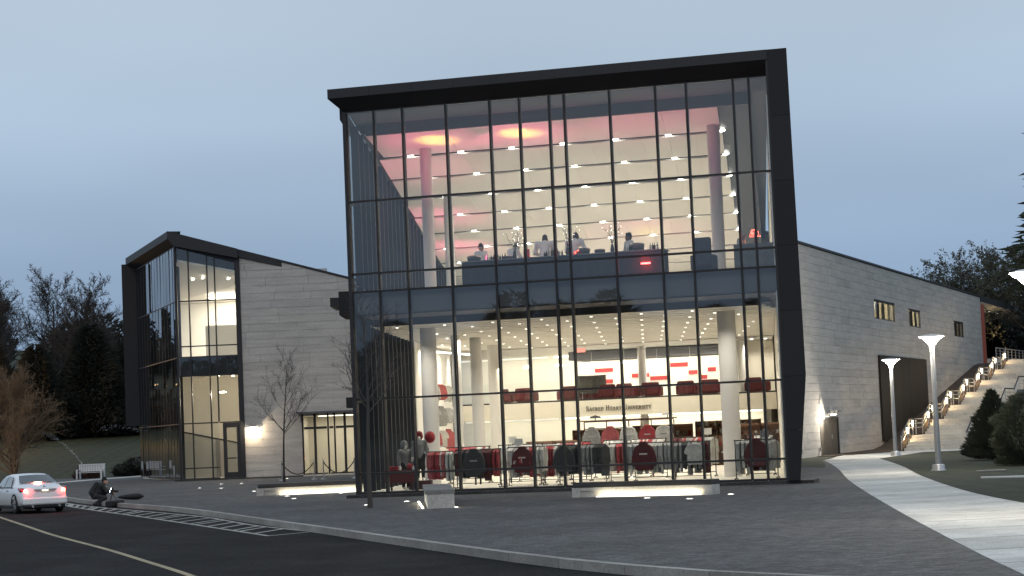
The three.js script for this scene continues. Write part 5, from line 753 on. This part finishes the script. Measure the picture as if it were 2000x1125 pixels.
// ---------- mezzanine seats ----------
{
  const mr = [M(.15, .025, .03, .85, { map: tFabric }), M(.19, .03, .035, .85, { map: tFabric })];
  const chair = thing('maroon_armchair', 'maroon armchair at the end of the mezzanine row, nearest the blade wall', 'chair', W3(-3.9, 3.45, -32.3), TURN, 'maroon armchairs along the mezzanine');
  part('seat', rbx(-.42, .42, .14, .45, -.4, .4, .08, 3), mr[0], chair); part('backrest', rbx(-.45, .45, .2, .84, .26, .46, .09, 3), mr[0], chair); for (const s of [-1, 1]) part('armrest', rbx(s * .47 - .09, s * .47 + .09, .16, .62, -.4, .4, .08, 3), mr[1], chair); for (const [x, z] of [[-.38, -.34], [.38, -.34], [-.38, .36], [.38, .36]]) part('leg', cyl(.02, .026, .15, x, 0, z, 8), mat.steel, chair);
  [[-2.6, 'maroon armchair second in the mezzanine row'], [-.45, 'maroon armchair just before the grey booth on the mezzanine'], [1.75, 'maroon armchair just past the grey booth on the mezzanine'], [2.75, 'maroon armchair above the word heart'], [3.9, 'maroon armchair beside the mezzanine column'], [5.75, 'maroon armchair past the mezzanine column'], [6.9, 'maroon armchair behind the big shop column'], [9.3, 'maroon armchair alone in the beige mezzanine bay']].forEach(([s, l], i) => dup(chair, W3(s, 3.45, -32.2 - (i % 3) * .3), TURN + rr(-.4, .4), l));
  const bo = thing('grey_booth', 'tall grey curved booth screen on the mezzanine', 'booth', W3(.85, 3.45, -32.4), TURN + .3), arc = []; for (let k = 0; k <= 14; k++) { const a = -1.3 + k * .19; arc.push([Math.sin(a) * .75, Math.cos(a) * .75]); }
  part('screen', slabOf([...arc.map(p => [p[0], p[1]]), ...[...arc].reverse().map(p => [p[0] * .88, p[1] * .88])], .05, 1.35), M(.2, .2, .19, .9, { map: tFabric }), bo); part('bench_seat', slabOf([...arc.map(p => [p[0] * .86, p[1] * .86]), ...[...arc].reverse().map(p => [p[0] * .45, p[1] * .45])], .0, .42), mr[0], bo);
  [[.4, 3.1], [3.6, 0], [6.9, 1]].forEach(([s, t], i) => { const o = thing('side_table', ['small dark side table near the grey booth on the mezzanine', 'small dark side table above the lettering on the mezzanine', 'small dark side table past the mezzanine column'][i], 'table', W3(s, 3.45, -32.1), 0, 'side tables on the mezzanine'); part('table_top', cyl(.26, .26, .03, 0, .5, 0, 20), mat.blackm, o); part('stem', cyl(.02, .02, .5, 0, 0, 0, 8), mat.steel, o); part('foot', cyl(.18, .16, .02, 0, 0, 0, 16), mat.steel, o); });
  single('exit_sign', bx(-.22, .22, 0, .2, -.02, .02), glow(.9, .1, .08, 1.2), 'red lit exit sign under the shop ceiling near the mezzanine', 'sign', W3(.6, 5.95, -31.4), TURN);
}
// ---------- shop: racks, garments, barred stand, tables, dummies ----------
{
  const cl = { white: M(.66, .65, .62, .9, { map: tFabric }), grey: M(.36, .36, .36, .9, { map: tFabric }), char: M(.045, .046, .05, .9, { map: tFabric }), mar: M(.11, .012, .018, .9, { map: tFabric }), red: M(.42, .045, .055, .9, { map: tFabric }), pink: M(.5, .12, .13, .9, { map: tFabric }), lgrey: M(.5, .5, .5, .9, { map: tFabric }) };
  // a garment hung edge on: polygon in depth and height, a few centimetres thick, slightly fuller in the middle
  const hung = (h, w, t) => { const g = new THREE.ExtrudeGeometry(new THREE.Shape([[-.05, 0], [-w / 2, -.1], [-w / 2 - .06, -h * .55], [-w / 2 + .02, -h * .58], [-w / 2 + .04, -h], [w / 2 - .03, -h - .02], [w / 2 - .02, -h * .6], [w / 2 + .07, -h * .55], [w / 2, -.1], [.05, 0]].map(p => new THREE.Vector2(...p))), { depth: t, bevelEnabled: true, bevelThickness: t * .35, bevelSize: .012, bevelSegments: 1, steps: 1 }); g.translate(0, 0, -t / 2).rotateY(Math.PI / 2); return metreUV(g); };
  const hungs = [hung(.92, .56, .045), hung(1.0, .6, .055), hung(.86, .54, .04), hung(1.06, .58, .05)];
  // a garment shown face on: body, sleeves and hood or collar as one soft form
  const outline = pts => { const sh = new THREE.Shape(), full = [...pts, ...[...pts].reverse().map(p => [-p[0], p[1]])]; sh.moveTo(...full[0]); sh.splineThru(full.slice(1).concat([full[0]]).map(p => new THREE.Vector2(...p))); const g = new THREE.ExtrudeGeometry(sh, { depth: .07, bevelEnabled: true, bevelThickness: .06, bevelSize: .035, bevelSegments: 3, curveSegments: 5 }); return metreUV(g.translate(0, 0, -.035)); };
  const hoodie = outline([[.0, .03], [.09, .02], [.12, -.05], [.2, -.1], [.27, -.17], [.34, -.38], [.37, -.62], [.355, -.68], [.3, -.67], [.265, -.42], [.245, -.42], [.245, -.7], [.25, -.8], [.1, -.82]]);
  const jumper = outline([[.0, -.05], [.07, -.03], [.16, -.06], [.26, -.13], [.34, -.36], [.36, -.58], [.3, -.6], [.255, -.38], [.235, -.38], [.235, -.66], [.1, -.68]]);
  const tee = outline([[.0, -.05], [.07, -.03], [.16, -.06], [.25, -.12], [.34, -.3], [.27, -.36], [.225, -.28], [.225, -.7], [.1, -.71]]);
  const front = (g, m, s, y, n, label, print, sc = 1) => { const o = single('sweatshirt', g, m, label, 'garment', W3(s, y, n), TURN, 'tops on show in the shop'); o.scale.setScalar(sc); if (print) part('print', rbx(-.13, .13, -.36, -.31, .09, .1, .004, 1), print, o); return o; };
  const names = ['white', 'grey', 'char', 'mar', 'red', 'pink', 'lgrey'];
  let gi = 0;
  const rack = (label, hangLabel, s0, s1, n, y, cols, step = .075) => {
    const L = s1 - s0, o = thing('clothes_rack', label, 'clothes rack', W3(s0, .13, n), TURN, 'clothes racks in the shop');
    part('rail', tube([0, y, 0], [L, y, 0], .018), mat.blackm, o); for (const x of [.04, L - .04]) { part('post', tube([x, .05, 0], [x, y, 0], .018), mat.blackm, o); part('foot', bx(x - .02, x + .02, .02, .05, -.28, .28), mat.blackm, o); for (const z of [-.26, .26]) part('caster', new THREE.SphereGeometry(.025, 8, 6).translate(x, .025, z), mat.rubber, o); } part('lower_bar', tube([.04, .18, 0], [L - .04, .18, 0], .012), mat.blackm, o);
    for (let x = .1; x < L - .06; x += step * rr(.8, 1.25)) { const c = cols[Math.floor(x / L * cols.length * .999)]; single('hanging_garment', hungs[gi++ % 4], cl[rnd() < .8 ? c : pick(cols)], hangLabel, 'garment', W3(s0 + x, .13 + y - .03, n + rr(-.03, .03)), TURN + rr(-.28, .28), 'garments on ' + label).scale.set(1, rr(.88, 1.06), 1); }
  };
  seed = 515;
  rack('rack of red and white tops beside the shop entrance column', 'red or white top hanging on the rack beside the column', 1.75, 2.75, -2.7, 1.38, ['pink', 'red', 'pink', 'white']);
  rack('rack of charcoal and maroon tops with a grey hoodie facing out', 'charcoal or maroon top hanging behind the grey hoodie', 2.85, 4.6, -2.6, 1.4, ['mar', 'char', 'char', 'mar', 'red']);
  rack('rack of pale tops with a dark maroon hoodie facing out', 'pale top hanging behind the dark maroon hoodie', 4.65, 6.1, -3.2, 1.42, ['white', 'lgrey', 'white', 'red', 'white']);
  rack('rack of white and red tops set back between two mullions', 'white or red top hanging on the set back rack', 5.6, 6.9, -4.2, 1.42, ['white', 'red', 'white', 'grey']);
  rack('rack of long charcoal jackets', 'long charcoal jacket on the rack of jackets', 6.75, 8.55, -2.5, 1.42, ['char', 'char', 'grey', 'char'], .075);
  rack('rack of white and red tops under the pink hoodie', 'white or red top hanging under the pink hoodie', 8.2, 9.2, -4.4, 1.4, ['white', 'red', 'pink', 'white']);
  rack('long rack of white and pale grey tops behind the maroon sweatshirt', 'white or pale grey top hanging behind the maroon sweatshirt', 9.05, 10.9, -2.9, 1.4, ['white', 'lgrey', 'white', 'white', 'lgrey']);
  rack('rack of grey tops with a white shirt facing out', 'grey or maroon top hanging behind the white shirt', 10.95, 12.3, -2.7, 1.38, ['grey', 'char', 'grey', 'mar']);
  rack('rack of white and grey tops at the corner by the fin', 'white or grey top hanging on the corner rack', 13.2, 14.75, -2.3, 1.36, ['lgrey', 'white', 'mar', 'white', 'white']);
  rack('rack of white tops deep in the shop', 'white top hanging on the rack deep in the shop', 3.4, 5.6, -9.0, 1.45, ['white', 'white', 'lgrey']);
  rack('rack of red tops deep in the shop', 'red top hanging on the rack deep in the shop', .2, 2.0, -10.0, 1.45, ['red', 'pink', 'white']);
  rack('rack of grey tops deep in the shop behind the jackets', 'grey top hanging on the rack behind the jackets', 6.0, 8.4, -11.0, 1.45, ['grey', 'white', 'grey', 'red']);
  rack('rack of white tops between the first window racks and the cap table', 'white top hanging on the rack before the cap table', 3.6, 5.4, -5.6, 1.5, ['white', 'lgrey', 'white', 'white']);
  rack('rack of pink and white tops behind the set back rack', 'pink or white top on the rack behind the set back rack', 5.6, 7.0, -6.6, 1.5, ['white', 'pink', 'white', 'red']);
  rack('rack of white tops below the barred stand', 'white top hanging just below the barred stand', 7.1, 9.6, -8.2, 1.5, ['white', 'lgrey', 'white', 'red', 'white']);
  rack('rack of red and grey tops beyond the white shirt', 'red or grey top on the rack beyond the white shirt', 9.9, 11.6, -7.6, 1.5, ['mar', 'grey', 'red', 'white']);
  rack('rack of maroon and pale tops between big column and corner rack', 'maroon or pale top between big column and corner rack', 12.9, 14.0, -6.5, 1.5, ['mar', 'white', 'lgrey']);
  front(hoodie, cl.char, 3.7, 1.5, -2.15, 'charcoal hoodie facing out on the rack nearest the blade wall', cl.grey, 1.1);
  front(hoodie, cl.mar, 5.3, 1.52, -2.95, 'dark maroon hoodie with pale print facing out in the window', cl.white, 1.05);
  front(hoodie, cl.char, 7.1, 1.5, -2.05, 'charcoal hoodie facing out beside the long jackets', null, 1.05);
  front(hoodie, cl.mar, 9.95, 1.52, -2.35, 'maroon sweatshirt with pale print facing out above the bench', cl.white, 1.12);
  front(tee, cl.white, 11.8, 1.45, -2.3, 'white short sleeved shirt facing out in the window');
  front(hoodie, cl.mar, 14.05, 1.48, -1.95, 'maroon hoodie facing out on the corner rack', null, 1.1);
  // tall barred stand with five tops
  const fr = thing('garment_stand', 'tall dark barred stand behind the racks', 'display', W3(6.03, .13, -9.5), TURN);
  for (const y of [1.1, 1.95, 2.22]) part('bar', bx(0, 3.6, y, y + .035, -.02, .02), M(.07, .03, .025, .6), fr); for (let k = 0; k <= 4; k++) part('upright', bx(k * .9 - .02, k * .9 + .02, 0, 2.22, -.06, -.021), M(.07, .03, .025, .6), fr); part('top_shelf', bx(-.1, 3.7, 2.256, 2.3, -.25, .25), M(.10, .04, .03, .6), fr);
  [[6.7, 'grey', 'grey hoodie on the barred stand', hoodie], [7.45, 'pink', 'pink hoodie on the barred stand with open front', hoodie], [8.18, 'white', 'white jumper on the barred stand behind a mullion', jumper], [8.94, 'red', 'red hoodie with pale card on the barred stand', hoodie], [9.59, 'white', 'white jumper with grey print at the end of the barred stand', jumper]].forEach(([s, c, l, g], i) => front(g, cl[c], s - .3, 2.12, -9.2, l, i === 3 || i === 0 ? cl.lgrey : i === 4 ? cl.grey : null, .95));
  [[6.7, 'dark'], [9.6, 'pale']].forEach(([s, k]) => { const o = thing('hat_stand', k + ' domed hat stand on top of the barred stand', 'display', W3(s - .2, 2.432, -9.5), 0); part('stem', cyl(.02, .02, .1, 0, 0, 0, 8), mat.blackm, o); part('shade', lathe([[.28, .08], [.2, .14], [.001, .2]], 18), k === 'dark' ? cl.char : cl.lgrey, o); });
  // price card and table with caps
  const tbl = thing('cap_table', 'display table with caps beyond the grey hoodie rack', 'table', W3(2.9, .13, -7.2), TURN); part('table_top', bx(-.7, .7, .86, .9, -.4, .4), M(.09, .03, .03, .6), tbl); for (const [x, z] of [[-.62, -.33], [.62, -.33], [-.62, .33], [.62, .33]]) part('leg', bx(x - .03, x + .03, 0, .86, z - .03, z + .03), mat.blackm, tbl);
  const capG = mergeGeometries([new THREE.SphereGeometry(.1, 14, 8, 0, 6.3, 0, 1.57), new THREE.CylinderGeometry(.1, .1, .012, 14, 1, false, -1, 2).scale(1, 1, 1.7).translate(0, .006, .06)]); [['white', -.45], ['red', -.15], ['white', .15], ['grey', .45]].forEach(([c, x], i) => single('cap', capG, cl[c], ['white cap at the end of the cap table', 'red cap on the cap table', 'white cap beside the red cap', 'grey cap on the cap table'][i], 'cap', W3(2.9 + x, 1.032, -7.1), TURN + i, 'caps on the cap table'));
  const bx2 = thing('display_table', 'low dark display table with red goods near the blade wall', 'table', W3(.75, .13, -2.6), TURN); part('table_top', bx(-.6, .6, .7, .75, -.35, .35), M(.06, .015, .015, .6), bx2); part('skirt', bx(-.55, .55, .3, .699, -.3, .3), M(.08, .01, .012, .8), bx2); for (const [x, z] of [[-.5, -.25], [.5, -.25], [-.5, .25], [.5, .25]]) part('leg', bx(x - .03, x + .03, 0, .3, z - .03, z + .03), mat.blackm, bx2);
  single('folded_clothes', mergeGeometries([rbx(-.2, .2, 0, .05, -.15, .15, .02), rbx(-.19, .2, .051, .1, -.15, .14, .02), rbx(-.2, .19, .101, .15, -.14, .15, .02)]), cl.red, 'small stack of folded red tops on the low dark table', 'clothes', W3(.45, .882, -2.55), TURN + .2);
  single('red_ball', new THREE.SphereGeometry(.12, 16, 12), cl.red, 'red ball on the low dark table', 'ball', W3(1.1, 1.0, -2.55));
  single('white_mug', lathe([[.001, 0], [.045, 0], [.05, .11], [.044, .11], [.04, .01]], 14), mat.white, 'white mug at the edge of the low dark table', 'mug', W3(1.28, .882, -2.4));
  // dummies
  const dummyBones = o => { const b = poseBones(standing({ elL: [.27, 1.16, -.02], wrL: [.28, .9, .06], elR: [-.27, 1.16, -.02], wrR: [-.28, .9, .06], ...o })); return b; };
  const dm = (label, b, top, legs, pos, turn, cap) => { const o = shade(new THREE.Mesh(sdfGeo(b.body, .024), mat.offwhite)); o.name = numbered('shop_dummy'); o.position.set(...pos); o.rotation.y = turn; scene.add(o); tag(o, label, 'dummy', 'dressed dummies in the shop'); part('top', sdfGeo(b.jacket, .027, .07), top, o); part('trousers', sdfGeo(b.legs, .027, .07), legs, o); if (cap) part('hood', sdfGeo([[0, 1.64, -.02, .14, 0, 1.72, -.02, .13]], .025), cap, o); };
  dm('standing dummy in pale top and dark trousers near the blade wall', dummyBones(), cl.lgrey, cl.char, W3(1.15, .45, -3.6), TURN + .2, cl.red);
  dm('lower dummy in a grey hooded top beside the standing dummy', dummyBones(), cl.grey, cl.char, W3(.62, .13, -3.4), TURN + .9, cl.grey);
  part('riser', bx(-.4, .4, -.32, 0, -.35, .35), M(.06, .02, .02, .7), scene.getObjectByName('shop_dummy'));
  single('red_balloon', new THREE.SphereGeometry(.2, 18, 14).scale(1, 1.12, 1), cl.red, 'round red balloon above the standing dummy', 'balloon', W3(1.5, 2.05, -3.8));
  // shelving under the mezzanine and along the wall
  const wood = M(.20, .10, .06, .7, { map: tWood });
  const shelf = (label, s, n, L, H, turn, fill) => { const o = thing('wood_shelving', label, 'shelving', W3(s, .13, n), TURN + turn, 'shop shelving'); for (let x = 0; x <= L + .01; x += L / Math.ceil(L / 1.2)) part('upright', bx(x - .02, x + .02, 0, H, -.35, 0), wood, o); for (let y = .1; y < H; y += .42) part('shelf', bx(.022, L - .022, y, y + .03, -.34, -.01), wood, o); part('back', bx(0, L, 0, H, -.37, -.351), M(.26, .15, .1, .8), o); const gs = new Map(); for (let y = .13; y < H - .2; y += .42) for (let x = .1; x < L - .15; x += rr(.14, .34)) { const m = cl[pick(fill)]; if (!gs.has(m)) gs.set(m, []); gs.get(m).push(rbx(x, x + rr(.08, .16), y + .001, y + rr(.1, .3), -.26, -.08, .015, 1)); } for (const [m, g] of gs) { const k = part('goods', mergeGeometries(g), m, o); k.userData.kind = 'stuff'; } };
  seed = 626;
  shelf('wooden shelving with small goods under the mezzanine beyond the window rack', 5.2, -37, 3.4, 2.1, 0, ['white', 'red', 'mar', 'char', 'lgrey']);
  shelf('low wooden shelving with small goods in front of the mezzanine columns', 6.6, -26, 2.6, 1.35, 0, ['white', 'char', 'red', 'lgrey']);
  shelf('wooden shelving with small goods between big column and corner', 9.0, -28, 2.0, 1.9, 0, ['white', 'lgrey', 'char', 'mar']);
  shelf('wooden shelving at the far end of the shop under the exit sign', -1.2, -36, 2.6, 1.9, 0, ['grey', 'white', 'mar']);
  shelf('wooden shelving with pale folded goods under the mezzanine beside the stand', 1.4, -39, 3.2, 2.0, 0, ['white', 'lgrey', 'white', 'red']);
  shelf('low wooden shelving with red goods in the middle of the shop', 1.0, -19, 2.4, 1.5, 0, ['red', 'white', 'mar', 'pink']);
  shelf('low wooden shelving with dark goods beyond the barred stand', 4.4, -21, 2.6, 1.5, 0, ['char', 'white', 'mar', 'grey']);
  // round signs and easel cards standing on the racks
  [[4.2, -5.6, 'pale card standing on the rack before the cap table', 1.648], [5.1, -3.2, 'pale card standing on the rack of pale tops', 1.568], [8.9, -4.4, 'pale card standing on the rack under the pink hoodie', 1.548], [11.3, -7.6, 'pale card standing on the rack beyond the white shirt', 1.648], [14.3, -2.3, 'grey card standing on the corner rack', 1.508]].forEach(([s, n, l, y], i) => { const o = thing('rack_sign', l, 'sign', W3(s, y, n), TURN, 'cards on the racks'); part('card', rbx(-.16, .16, .06, .3, -.008, .008, .006, 1), i === 4 ? cl.grey : mat.offwhite, o); part('clip', bx(-.02, .02, 0, .06, -.015, .015), mat.steel, o); });
  // merchandise wall beside the blades
  for (let k = 0; k < 4; k++) for (let j = 0; j < 3; j++) { const n = -17.5 - k * 3.2; const o = front([hoodie, jumper, tee][(k + j) % 3], cl[['white', 'grey', 'pink', 'lgrey'][(k * 2 + j) % 4]], sL(n) + .62, 2.3 + j * 1.1, n, ['lowest', 'middle', 'topmost'][j] + ' top in the ' + ['first', 'second', 'third', 'last'][k] + ' column of the lit merchandise wall', null, 1.05); o.rotation.y = TURN + 1.0; }
}
renderer.render(scene, camera);
